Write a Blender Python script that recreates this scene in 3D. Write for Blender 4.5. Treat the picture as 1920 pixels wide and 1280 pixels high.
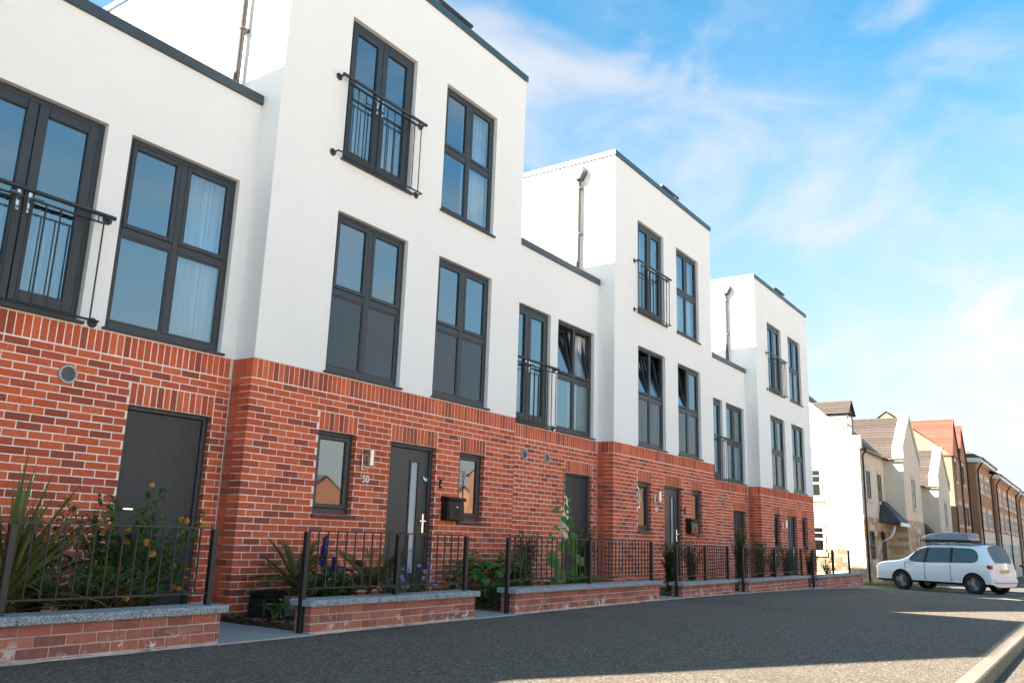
import bpy, math, random
from mathutils import Vector, Matrix
random.seed(7)
for _o in list(bpy.data.objects): bpy.data.objects.remove(_o)
SC = bpy.context.scene
COL = SC.collection
PI = math.pi
# ------------------------------------------------------------ camera
CAM_P = Vector((-5.8184, -7.5686, 0.8636))
CR = Vector((0.567678, -0.822621, 0.032192)); CU = Vector((-0.203682, -0.102455, 0.973661)); CF = Vector((0.797656, 0.559283, 0.225715))
FPX = 1569.61
cam_d = bpy.data.cameras.new('camera'); cam = bpy.data.objects.new('camera', cam_d); COL.objects.link(cam)
cam_d.sensor_width = 36.0; cam_d.lens = FPX / 1920 * 36; cam_d.clip_start = .05; cam_d.clip_end = 3000
cam.matrix_world = Matrix(((CR.x, CU.x, -CF.x, CAM_P.x), (CR.y, CU.y, -CF.y, CAM_P.y), (CR.z, CU.z, -CF.z, CAM_P.z), (0, 0, 0, 1)))
SC.camera = cam
# ------------------------------------------------------------ sky, sun, exposure
SUN_TO = Vector((-1.353, 0.74, 1.0)).normalized()          # towards the sun
SUN_EL = math.asin(SUN_TO.z); SUN_AZ = math.atan2(SUN_TO.x, SUN_TO.y)
world = bpy.data.worlds.new('World'); SC.world = world; world.use_nodes = True
wn = world.node_tree.nodes; wl = world.node_tree.links; wn.clear()
def wnode(t, **k):
    n = wn.new(t)
    for a, b in k.items(): setattr(n, a, b)
    return n
w_out = wnode('ShaderNodeOutputWorld'); w_bg = wnode('ShaderNodeBackground')
w_sky = wnode('ShaderNodeTexSky', sky_type='NISHITA', sun_disc=False, sun_elevation=SUN_EL, sun_rotation=SUN_AZ, altitude=0, air_density=1.0, dust_density=0.6, ozone_density=1.6)
w_tc = wnode('ShaderNodeTexCoord')
w_tint = wnode('ShaderNodeMix', data_type='RGBA', blend_type='MULTIPLY'); w_tint.inputs[0].default_value = 1; w_tint.inputs[7].default_value = (0.11, 0.69, 0.79, 1)
wl.new(w_sky.outputs[0], w_tint.inputs[6])
def wmr(src, a, b, c, d, smooth=True):
    n = wnode('ShaderNodeMapRange'); n.interpolation_type = 'SMOOTHSTEP' if smooth else 'LINEAR'
    for i, v in enumerate((a, b, c, d)): n.inputs[i + 1].default_value = v
    wl.new(src, n.inputs[0]); return n.outputs[0]
def wmath(op, a, b):
    n = wnode('ShaderNodeMath', operation=op)
    for i, v in ((0, a), (1, b)):
        if isinstance(v, (int, float)): n.inputs[i].default_value = v
        else: wl.new(v, n.inputs[i])
    return n.outputs[0]
w_sep = wnode('ShaderNodeSeparateXYZ'); wl.new(w_tc.outputs['Generated'], w_sep.inputs[0])
w_haze = wmr(w_sep.outputs[2], -.05, .64, .97, .03)                       # pale haze low in the sky, all round
w_hz = wnode('ShaderNodeMix', data_type='RGBA'); w_hz.inputs[7].default_value = (2.2, 2.06, 2.03, 1)
wl.new(w_haze, w_hz.inputs[0]); wl.new(w_tint.outputs[2], w_hz.inputs[6])
w_map = wnode('ShaderNodeMapping'); w_map.inputs['Scale'].default_value = (1.0, 2.0, 2.6); w_map.inputs['Rotation'].default_value = (.6, .6, .6); w_map.inputs['Location'].default_value = (6.3, 5.1, .4)
wl.new(w_tc.outputs['Generated'], w_map.inputs[0])
def wnoise(sc, det, ro, di):
    n = wnode('ShaderNodeTexNoise'); n.inputs['Scale'].default_value = sc; n.inputs['Detail'].default_value = det; n.inputs['Roughness'].default_value = ro; n.inputs['Distortion'].default_value = di
    wl.new(w_map.outputs[0], n.inputs['Vector']); return n.outputs[0]
w_c = wmath('MULTIPLY', wmr(wnoise(1.3, 8, .52, .35), .42, .80, 0, .72), wmr(wnoise(4.5, 7, .6, .8), .25, .7, .35, 1.0))
w_map2 = wnode('ShaderNodeMapping'); w_map2.inputs['Scale'].default_value = (1.1, 4.6, 7.5); w_map2.inputs['Rotation'].default_value = (.25, .42, .95); w_map2.inputs['Location'].default_value = (3.1, .7, 1.9)
wl.new(w_tc.outputs['Generated'], w_map2.inputs[0])
w_n2 = wnode('ShaderNodeTexNoise'); w_n2.inputs['Scale'].default_value = 1.25; w_n2.inputs['Detail'].default_value = 12; w_n2.inputs['Roughness'].default_value = .52; w_n2.inputs['Distortion'].default_value = .9
wl.new(w_map2.outputs[0], w_n2.inputs['Vector'])
w_c = wmath('MINIMUM', wmath('ADD', w_c, wmr(w_n2.outputs[0], .40, .82, 0, .60)), .90)   # long thin wisps over the soft veil
w_cl = wnode('ShaderNodeMix', data_type='RGBA'); w_cl.inputs[7].default_value = (2.6, 2.36, 2.25, 1)
wl.new(w_hz.outputs[2], w_cl.inputs[6]); wl.new(w_c, w_cl.inputs[0])
wl.new(w_cl.outputs[2], w_bg.inputs[0]); w_bg.inputs[1].default_value = 0.05
wl.new(w_bg.outputs[0], w_out.inputs[0])
sun_d = bpy.data.lights.new('sun', 'SUN'); sun_d.energy = 4.0; sun_d.angle = math.radians(.53); sun_d.color = (1, .88, .74)
sun = bpy.data.objects.new('sun', sun_d); COL.objects.link(sun); sun.location = (-40, 20, 40)
sun.rotation_euler = (-SUN_TO).to_track_quat('-Z', 'Y').to_euler()
SC.view_settings.view_transform = 'Standard'; SC.view_settings.look = 'None'; SC.view_settings.gamma = 1; SC.view_settings.exposure = 3.10
SC.view_settings.use_curve_mapping = False
SC.render.engine = 'CYCLES'
SC.cycles.use_denoising = True; SC.cycles.max_bounces = 8; SC.cycles.transparent_max_bounces = 16; SC.cycles.sample_clamp_indirect = 8
SC.cycles.caustics_reflective = False; SC.cycles.caustics_refractive = False

# ------------------------------------------------------------ materials
M = {}
class NT:
    def __init__(s, name):
        m = bpy.data.materials.new(name); m.use_nodes = True; M[name] = m
        s.t = m.node_tree; s.n = s.t.nodes; s.b = s.n['Principled BSDF']; s.o = s.n['Material Output']
    def new(s, t, **k):
        n = s.n.new(t)
        for a, b in k.items(): setattr(n, a, b)
        return n
    def link(s, a, b): s.t.links.new(a, b)
    def noise(s, scale, detail=4, rough=.55, vec=None, dist=0):
        n = s.new('ShaderNodeTexNoise'); n.inputs['Scale'].default_value = scale; n.inputs['Detail'].default_value = detail; n.inputs['Roughness'].default_value = rough; n.inputs['Distortion'].default_value = dist
        s.link(vec if vec is not None else s.pos(), n.inputs['Vector']); return n.outputs[0]
    def pos(s):
        if not hasattr(s, '_p'): s._p = s.new('ShaderNodeNewGeometry')
        return s._p.outputs['Position']
    def ramp(s, fac, stops, mode='LINEAR'):
        r = s.new('ShaderNodeValToRGB'); r.color_ramp.interpolation = mode
        e = r.color_ramp.elements
        while len(e) < len(stops): e.new(.5)
        for i, (p, c) in enumerate(stops): e[i].position = p; e[i].color = (*c, 1) if len(c) == 3 else c
        s.link(fac, r.inputs[0]); return r.outputs[0]
    def mix(s, fac, a, b, mode='MIX'):
        n = s.new('ShaderNodeMix', data_type='RGBA', blend_type=mode)
        for i, v in ((0, fac), (6, a), (7, b)):
            if isinstance(v, (int, float)): n.inputs[i].default_value = v
            elif isinstance(v, tuple): n.inputs[i].default_value = (*v, 1)
            else: s.link(v, n.inputs[i])
        return n.outputs[2]
    def math(s, op, a, b=0):
        n = s.new('ShaderNodeMath', operation=op)
        for i, v in ((0, a), (1, b)):
            if isinstance(v, (int, float)): n.inputs[i].default_value = v
            else: s.link(v, n.inputs[i])
        return n.outputs[0]
    def maprange(s, v, a, b, c=0, d=1):
        n = s.new('ShaderNodeMapRange'); s.link(v, n.inputs[0])
        for i, x in enumerate((a, b, c, d)): n.inputs[i + 1].default_value = x
        return n.outputs[0]
    def bump(s, h, strength=.3, dist=.01):
        n = s.new('ShaderNodeBump'); n.inputs['Strength'].default_value = strength; n.inputs['Distance'].default_value = dist
        s.link(h, n.inputs['Height']); s.link(n.outputs[0], s.b.inputs['Normal'])
    def col(s, c):
        if isinstance(c, tuple): s.b.inputs['Base Color'].default_value = (*c, 1)
        else: s.link(c, s.b.inputs['Base Color'])
        return s
    def pr(s, rough=.6, metal=0, spec=.5, coat=0):
        s.b.inputs['Roughness'].default_value = rough; s.b.inputs['Metallic'].default_value = metal
        s.b.inputs['Specular IOR Level'].default_value = spec; s.b.inputs['Coat Weight'].default_value = coat; return s
def simple(name, c, rough=.6, metal=0, spec=.5, var=.12, vs=6, bump=0, bs=200, coat=0):
    t = NT(name)
    f = t.maprange(t.noise(vs, 5), .3, .7, 1 - var, 1 + var)
    n = t.new('ShaderNodeVectorMath', operation='SCALE'); n.inputs[0].default_value = c; t.link(f, n.inputs['Scale'])
    t.col(n.outputs[0]).pr(rough, metal, spec, coat)
    if bump: t.bump(t.noise(bs, 4), bump, .004)
    return t
def brickmat(name, cols, var=.25, stain=0):
    t = NT(name); g = t.new('ShaderNodeNewGeometry'); o = t.new('ShaderNodeObjectInfo')
    f = t.math('FRACT', t.math('ADD', g.outputs['Random Per Island'], o.outputs['Random']))
    n = len(cols); c = t.ramp(f, [(i / n, k) for i, k in enumerate(cols)], 'CONSTANT')
    c = t.mix(.55, c, t.ramp(t.noise(38, 6, .7), [(.3, (.55, .5, .5)), (.5, (1, 1, 1)), (.75, (1.25, 1.3, 1.3))]), 'MULTIPLY')
    c = t.mix(t.maprange(t.noise(2.2, 3), .35, .7, 0, var), c, (.30, .075, .045))
    if stain:
        sp = t.new('ShaderNodeSeparateXYZ'); t.link(t.pos(), sp.inputs[0])
        m = t.math('MULTIPLY', t.maprange(t.noise(9, 6, .65), .54, .60), t.maprange(sp.outputs[2], .09, -.04))
        m = t.math('MULTIPLY', m, t.maprange(t.noise(1.3, 2), .42, .56))
        c = t.mix(m, c, (.72, .68, .64))
        c = t.mix(t.maprange(t.noise(14, 5, .7), .5, .8, 0, .35), c, (.5, .36, .30))
    t.col(c).pr(.88, 0, .25)
    t.bump(t.noise(140, 5, .7), .35, .004); return t
brickmat('brick', [(.64, .130, .054), (.34, .082, .048), (.68, .146, .060), (.58, .120, .056), (.69, .162, .070), (.44, .096, .052), (.63, .126, .050), (.57, .108, .048), (.70, .158, .064), (.32, .078, .048), (.60, .130, .062), (.53, .104, .052), (.48, .100, .052), (.66, .140, .058)])
brickmat('garden_brick', [(.42, .145, .10), (.32, .118, .092), (.48, .16, .10), (.38, .142, .108), (.44, .152, .11), (.28, .108, .088), (.50, .175, .12)], .2, 1)
simple('mortar', (.86, .76, .69), .95, 0, .2, .12, 9, .4, 300)
simple('garden_mortar', (.60, .46, .38), .95, 0, .2, .25, 8, .4, 250)
t = NT('render_white'); c = t.mix(t.maprange(t.noise(.9, 5), .35, .7, 0, .8), (.84, .835, .825), (.81, .803, .79))
mp = t.new('ShaderNodeMapping'); mp.inputs['Scale'].default_value = (7, 7, .35); t.link(t.pos(), mp.inputs[0]); c = t.mix(t.maprange(t.noise(1.2, 5, .6, mp.outputs[0]), .55, .85, 0, .14), c, (.70, .69, .665))
t.col(t.mix(t.maprange(t.noise(5, 6, .65), .45, .75, 0, .30), c, (.77, .765, .75))).pr(.92, 0, .2); t.bump(t.math('ADD', t.noise(260, 3), t.math('MULTIPLY', t.noise(3, 3), 2.0)), .18, .004)
simple('frame_grey', (.030, .036, .042), .42, 0, .5, .08, 4)
simple('rail_black', (.012, .012, .013), .45, 0, .5, .15, 15)
simple('balcony_grey', (.020, .024, .027), .38, 0, .5, .1, 15)
simple('coping_metal', (.030, .080, .105), .45, .1, .6, .1, 2)
simple('coping_slate', (.055, .072, .085), .4, .25, .6, .1, 2)
simple('pipe_metal', (.045, .042, .040), .5, .1, .5, .1, 5)
simple('chrome', (.75, .75, .76), .15, 1, .5, .03, 5)
simple('steel', (.52, .51, .49), .3, 1, .5, .06, 20)
simple('vent_grey', (.42, .42, .42), .55, 0, .4, .05, 20)
simple('dark_void', (.012, .012, .013), .9, 0, .1)
simple('number_white', (.78, .78, .78), .35, .2, .5, .03)
simple('inside', (.30, .285, .265), .9, 0, .2, .1, 1)
simple('panel_edge', (.02, .02, .022), .5, 0, .4, .1, 5)
simple('solar', (.015, .018, .03), .12, 0, .8, .1, 3)
simple('black_gloss', (.012, .011, .010), .4, 0, .3, .1, 5)
simple('mailbox_bronze', (.10, .07, .05), .35, .6, .5, .15, 8)
simple('black_plastic', (.018, .019, .021), .5, 0, .4, .1, 8)
# door with faint vertical wood grain
t = NT('door_grey'); mp = t.new('ShaderNodeMapping'); mp.inputs['Scale'].default_value = (22, 22, 1.1); t.link(t.pos(), mp.inputs[0])
gr = t.noise(2.2, 6, .6, mp.outputs[0], 1.2); t.col(t.ramp(gr, [(.3, (.030, .033, .037)), (.7, (.046, .049, .053))])).pr(.5, 0, .4); t.bump(gr, .3, .003)
t = NT('door_slab'); mp = t.new('ShaderNodeMapping'); mp.inputs['Scale'].default_value = (22, 22, 1.1); t.link(t.pos(), mp.inputs[0])
gr = t.noise(2.0, 6, .6, mp.outputs[0], 1.2); t.col(t.ramp(gr, [(.3, (.040, .042, .045)), (.7, (.052, .054, .057))])).pr(.42, 0, .45); t.bump(gr, .12, .002)
def glassmat(name, tint, ior, rough=0, wob=0, gc=(.95, 1, 1)):
    t = NT(name); t.n.remove(t.b)
    fr = t.new('ShaderNodeFresnel'); fr.inputs[0].default_value = ior
    gl = t.new('ShaderNodeBsdfGlossy'); gl.inputs['Roughness'].default_value = rough; gl.inputs['Color'].default_value = (*gc, 1)
    if wob:
        b = t.new('ShaderNodeBump'); b.inputs['Strength'].default_value = wob; b.inputs['Distance'].default_value = .02
        t.link(t.noise(1.6, 2), b.inputs['Height']); t.link(b.outputs[0], gl.inputs['Normal'])
    tr = t.new('ShaderNodeBsdfTransparent'); tr.inputs[0].default_value = (*tint, 1)
    mx = t.new('ShaderNodeMixShader'); gb = t.new('ShaderNodeNewGeometry'); t.link(t.math('MULTIPLY', fr.outputs[0], t.math('SUBTRACT', 1.0, gb.outputs['Backfacing'])), mx.inputs[0]); t.link(tr.outputs[0], mx.inputs[1]); t.link(gl.outputs[0], mx.inputs[2]); t.link(mx.outputs[0], t.o.inputs[0]); return t
glassmat('glass', (.80, .86, .88), 3.5, 0, .02, (.66, .90, 1.0))
glassmat('glass_small', (.40, .44, .45), 3.4, .02, .02)
glassmat('glass_car', (.10, .13, .12), 1.8)
simple('spandrel', (.018, .032, .042), .12, 0, .8, .06, 2)
simple('frosted', (.33, .43, .47), .14, 0, .7, .08, 3)
simple('curtain', (.85, .83, .86), .9, 0, .1, .05, 4)
simple('curtain_teal', (.42, .52, .56), .9, 0, .1, .05, 4)

# ------------------------------------------------------------ mesh helpers
class MB:
    def __init__(s): s.v = []; s.f = []
    def quad(s, a, b, c, d):
        n = len(s.v); s.v += [a, b, c, d]; s.f.append((n, n + 1, n + 2, n + 3)); return s
    def tri(s, a, b, c):
        n = len(s.v); s.v += [a, b, c]; s.f.append((n, n + 1, n + 2)); return s
    def box(s, x0, x1, y0, y1, z0, z1):
        n = len(s.v)
        s.v += [(x0, y0, z0), (x1, y0, z0), (x1, y1, z0), (x0, y1, z0), (x0, y0, z1), (x1, y0, z1), (x1, y1, z1), (x0, y1, z1)]
        s.f += [tuple(n + i for i in q) for q in ((3, 2, 1, 0), (4, 5, 6, 7), (0, 1, 5, 4), (1, 2, 6, 5), (2, 3, 7, 6), (3, 0, 4, 7))]; return s
    def cbox(s, x0, x1, y0, y1, z0, z1, c=.006):
        """box with chamfered edges"""
        n = len(s.v); X = (x0, x1); Y = (y0, y1); Z = (z0, z1); idx = {}
        for i in (0, 1):
            for j in (0, 1):
                for k in (0, 1):
                    sx, sy, sz = (c, -c)[i], (c, -c)[j], (c, -c)[k]
                    for ax, p in ((0, (X[i], Y[j] + sy, Z[k] + sz)), (1, (X[i] + sx, Y[j], Z[k] + sz)), (2, (X[i] + sx, Y[j] + sy, Z[k]))):
                        idx[i, j, k, ax] = len(s.v); s.v.append(p)
        F = s.f
        for i in (0, 1): q = [idx[i, 0, 0, 0], idx[i, 1, 0, 0], idx[i, 1, 1, 0], idx[i, 0, 1, 0]]; F.append(tuple(q if i else q[::-1]))
        for j in (0, 1): q = [idx[0, j, 0, 1], idx[0, j, 1, 1], idx[1, j, 1, 1], idx[1, j, 0, 1]]; F.append(tuple(q if j else q[::-1]))
        for k in (0, 1): q = [idx[0, 0, k, 2], idx[1, 0, k, 2], idx[1, 1, k, 2], idx[0, 1, k, 2]]; F.append(tuple(q if k else q[::-1]))
        for a in (0, 1):
            for b in (0, 1):
                F.append((idx[a, b, 0, 0], idx[a, b, 1, 0], idx[a, b, 1, 1], idx[a, b, 0, 1]))
                F.append((idx[a, 0, b, 0], idx[a, 1, b, 0], idx[a, 1, b, 2], idx[a, 0, b, 2]))
                F.append((idx[0, a, b, 1], idx[1, a, b, 1], idx[1, a, b, 2], idx[0, a, b, 2]))
                for k in (0, 1): pass
        for i in (0, 1):
            for j in (0, 1):
                for k in (0, 1): F.append((idx[i, j, k, 0], idx[i, j, k, 1], idx[i, j, k, 2]))
        return s
    def tube(s, p, q, r, r2=None, n=10, caps=True):
        p = Vector(p); q = Vector(q); r2 = r if r2 is None else r2; d = (q - p)
        if d.length < 1e-6: return s
        d.normalize(); a = d.orthogonal().normalized(); b = d.cross(a); m = len(s.v)
        for c, R in ((p, r), (q, r2)):
            for i in range(n):
                t = 2 * PI * i / n; s.v.append(tuple(c + (a * math.cos(t) + b * math.sin(t)) * R))
        for i in range(n): j = (i + 1) % n; s.f.append((m + i, m + j, m + n + j, m + n + i))
        if caps: s.f.append(tuple(m + i for i in range(n))[::-1]); s.f.append(tuple(m + n + i for i in range(n)))
        return s
    def path(s, pts, rad, n=6):
        pts = [Vector(p) for p in pts]
        for i in range(len(pts) - 1):
            r0 = rad[i] if isinstance(rad, (list, tuple)) else rad; r1 = rad[i + 1] if isinstance(rad, (list, tuple)) else rad
            s.tube(pts[i], pts[i + 1], r0, r1, n, True)
        return s
    def prism(s, poly, axis, a, b):
        """poly of 2d points extruded along axis ('x','y','z') from a to b"""
        def P(u, v, w): return {'x': (w, u, v), 'y': (u, w, v), 'z': (u, v, w)}[axis]
        n = len(poly); m = len(s.v)
        s.v += [P(u, v, a) for u, v in poly] + [P(u, v, b) for u, v in poly]
        s.f.append(tuple(range(m, m + n))[::-1]); s.f.append(tuple(range(m + n, m + 2 * n)))
        for i in range(n): j = (i + 1) % n; s.f.append((m + i, m + j, m + n + j, m + n + i))
        return s
    def lathe(s, c, axis, prof, n=20):
        """prof: (radius, height along axis) pairs"""
        c = Vector(c); d = Vector(axis).normalized(); a = d.orthogonal().normalized(); b = d.cross(a); m = len(s.v); k = len(prof)
        for r, h in prof:
            for i in range(n):
                t = 2 * PI * i / n; s.v.append(tuple(c + d * h + (a * math.cos(t) + b * math.sin(t)) * r))
        for q in range(k - 1):
            for i in range(n): j = (i + 1) % n; s.f.append((m + q * n + i, m + q * n + j, m + (q + 1) * n + j, m + (q + 1) * n + i))
        return s
    def rot(s, o, axis, ang, start=0):
        R = Matrix.Rotation(ang, 3, axis); o = Vector(o)
        s.v = s.v[:start] + [tuple(R @ (Vector(p) - o) + o) for p in s.v[start:]]; return s
    def mesh(s, name, mat=None, smooth=False):
        me = bpy.data.meshes.new(name); me.from_pydata(s.v, [], s.f)
        if mat:
            for x in (mat if isinstance(mat, (list, tuple)) else [mat]): me.materials.append(M[x])
        if smooth: me.shade_smooth()
        me.update(); return me
    def build(s, name, mat, parent=None, smooth=False, kind=None, loc=None):
        o = bpy.data.objects.new(name, s.mesh(name, mat, smooth)); COL.objects.link(o)
        if parent: o.parent = parent
        if kind: o['kind'] = kind
        if loc: o.location = loc
        return o
def link_mesh(name, me, parent=None, loc=(0, 0, 0)):
    o = bpy.data.objects.new(name, me); COL.objects.link(o); o.location = loc
    if parent: o.parent = parent
    return o
def tag(o, label, cat, group=None):
    o['label'] = label; o['category'] = cat
    if group: o['group'] = group
    return o
def thing(name, label, cat, loc=(0, 0, 0), group=None, rz=0):
    o = bpy.data.objects.new(name, None); COL.objects.link(o); o.location = loc; o.rotation_euler = (0, 0, rz); o.empty_display_size = .2
    return tag(o, label, cat, group)
def struct(o): o['kind'] = 'structure'; return o
def project(p):
    v = Vector(p) - CAM_P; d = v.dot(CF)
    if d < .1: return None
    return 960 + FPX * v.dot(CR) / d, 640 - FPX * v.dot(CU) / d, d
def wall_open(mb, x0, x1, z0, z1, ops, yf, depth):
    """vertical wall in the x-z plane at y=yf, with real openings and reveals going back by depth"""
    xs = sorted({x0, x1, *[v for o in ops for v in o[:2] if x0 < v < x1]}); zs = sorted({z0, z1, *[v for o in ops for v in o[2:] if z0 < v < z1]})
    for i in range(len(xs) - 1):
        for k in range(len(zs) - 1):
            cx = (xs[i] + xs[i + 1]) / 2; cz = (zs[k] + zs[k + 1]) / 2
            if any(o[0] < cx < o[1] and o[2] < cz < o[3] for o in ops): continue
            mb.quad((xs[i], yf, zs[k]), (xs[i + 1], yf, zs[k]), (xs[i + 1], yf, zs[k + 1]), (xs[i], yf, zs[k + 1]))
    for a, b, c, d in ops:
        y2 = yf + depth
        mb.quad((a, yf, c), (a, y2, c), (a, y2, d), (a, yf, d)); mb.quad((b, yf, c), (b, yf, d), (b, y2, d), (b, y2, c))
        mb.quad((a, yf, d), (a, y2, d), (b, y2, d), (b, yf, d)); mb.quad((a, yf, c), (b, yf, c), (b, y2, c), (a, y2, c))
# bricks ------------------------------------------------------
BRICK_ME = {}
def brick_mesh(dx, dy, dz, mat):
    key = (round(dx, 3), round(dy, 3), round(dz, 3), mat)
    if key not in BRICK_ME: BRICK_ME[key] = MB().cbox(0, key[0], 0, key[1], 0, key[2], .003).mesh('brick', mat)
    return BRICK_ME[key]
def lay_bricks(boxes, parent, origin, mat, limit, name='brick', rest='brickwork'):
    """the LIMIT boxes that show largest become objects of their own, the rest one mesh"""
    o = Vector(origin); sc = []
    for b in boxes:
        p = project(o + Vector(((b[0] + b[1]) / 2, b[2], (b[4] + b[5]) / 2)))
        ok = p and -20 < p[0] < 1940 and -20 < p[1] < 1300
        sc.append(((max(b[1] - b[0], b[5] - b[4]) / p[2]) if ok else 0, b))
    sc.sort(key=lambda t: -t[0])
    own = [b for s, b in sc if s > 0][:limit]; ids = {id(b) for b in own}
    for b in own:
        j = random.uniform(-.0016, .0012)
        link_mesh(name, brick_mesh(b[1] - b[0], b[3] - b[2], b[5] - b[4], mat), parent, (b[0], b[2] + j, b[4]))
    mb = MB()
    for s, b in sc:
        if id(b) not in ids: mb.box(*b)
    if mb.v: mb.build(rest, mat, parent, kind='stuff')
def course(x0, x1, z, odd, blocked, yf, dep=.1, L=.215, j=.01, h=.065):
    """stretcher bricks of one course from x0 to x1; blocked = list of (a,b) in x"""
    out = []; s = x0 - (.5 * (L + j) if odd else 0); x = s
    while x < x1 - .02:
        segs = [(max(x, x0), min(x + L, x1))]
        for a, b in blocked:
            n2 = []
            for p, q in segs:
                if b <= p or a >= q: n2.append((p, q)); continue
                if p < a: n2.append((p, a))
                if q > b: n2.append((b, q))
            segs = n2
        for p, q in segs:
            if q - p > .028: out.append((p, q, yf, yf + dep, z + .005, z + .005 + h))
        x += L + j
    return out
# ------------------------------------------------------------ the terrace
TW = 5.143; TD = .345; PITCH = 8.474; RX = TW - PITCH       # tower width, set-back of the low part, pitch, left end of low part
TH = 8.745; THC = 8.63; RH = 5.975; RHC = 5.85; DEP = 8.0; SOLD = 2.70
BF = .004                                                    # brick faces
def pane(house_part, x0, x1, z0, z1, y, mat='glass', rot=0):
    mb = MB().box(x0, x1, y, y + .006, z0, z1)
    if rot: mb.rot((x0, y, z0 - .05), 'X', -rot)
    return mb.build('pane', mat, house_part)
def window(par, x0, x1, z0, z1, yf, lower='glass', tilt=(0, 0), sill=True):
    """two by two casement window set back in its opening"""
    fw = .062; y0 = yf + .062; y1 = y0 + .07; xm = (x0 + x1) / 2; zm = z0 + (z1 - z0) * .5; mw = .04; tw_ = .045
    mb = MB(); mb.cbox(x0, x0 + fw, y0, y1, z0, z1); mb.cbox(x1 - fw, x1, y0, y1, z0, z1)
    mb.cbox(x0 + fw, x1 - fw, y0 + .001, y1, z1 - fw, z1); mb.cbox(x0 + fw, x1 - fw, y0 + .001, y1, z0, z0 + fw + .025)
    mb.cbox(xm - mw, xm + mw, y0 - .004, y1, z0 + fw + .02, z1 - fw); mb.cbox(x0 + fw, xm - mw, y0 + .002, y1, zm - tw_, zm + tw_); mb.cbox(xm + mw, x1 - fw, y0 + .002, y1, zm - tw_, zm + tw_)
    w = mb.build('window', 'frame_grey', par)
    for k, (a, b) in enumerate(((x0 + fw, xm - mw), (xm + mw, x1 - fw))):
        c, d = zm + tw_, z1 - fw; s = .052; ys = y0 - .008; ye = y0 + .05
        mb = MB(); mb.cbox(a, a + s, ys, ye, c, d); mb.cbox(b - s, b, ys, ye, c, d); mb.cbox(a + s, b - s, ys + .001, ye, c, c + s); mb.cbox(a + s, b - s, ys + .001, ye, d - s, d)
        r = tilt[k]
        if r: mb.rot((a, ye, c), 'X', -r)
        mb.build('sash', 'frame_grey', w)
        g = MB().box(a + s, b - s, y0 + .018, y0 + .024, c + s, d - s)
        if r: g.rot((a, ye, c), 'X', -r)
        g.build('pane', 'glass', w)
        e = z0 + fw + .025; f = zm - tw_; q = .018
        mb = MB(); mb.box(a, a + q, y0 + .006, y0 + .03, e, f); mb.box(b - q, b, y0 + .006, y0 + .03, e, f); mb.box(a + q, b - q, y0 + .006, y0 + .03, e, e + q); mb.box(a + q, b - q, y0 + .006, y0 + .03, f - q, f)
        mb.build('glazing_bead', 'frame_grey', w)
        MB().box(a + q, b - q, y0 + .018, y0 + .024, e + q, f - q).build('spandrel_panel' if lower == 'spandrel' else 'pane', lower, w)
    if sill:
        MB().cbox(x0 - .03, x1 + .03, yf - .045, y1, z0 - .028, z0 - .002, .005).build('sill', 'frame_grey', w)
    return w
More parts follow.
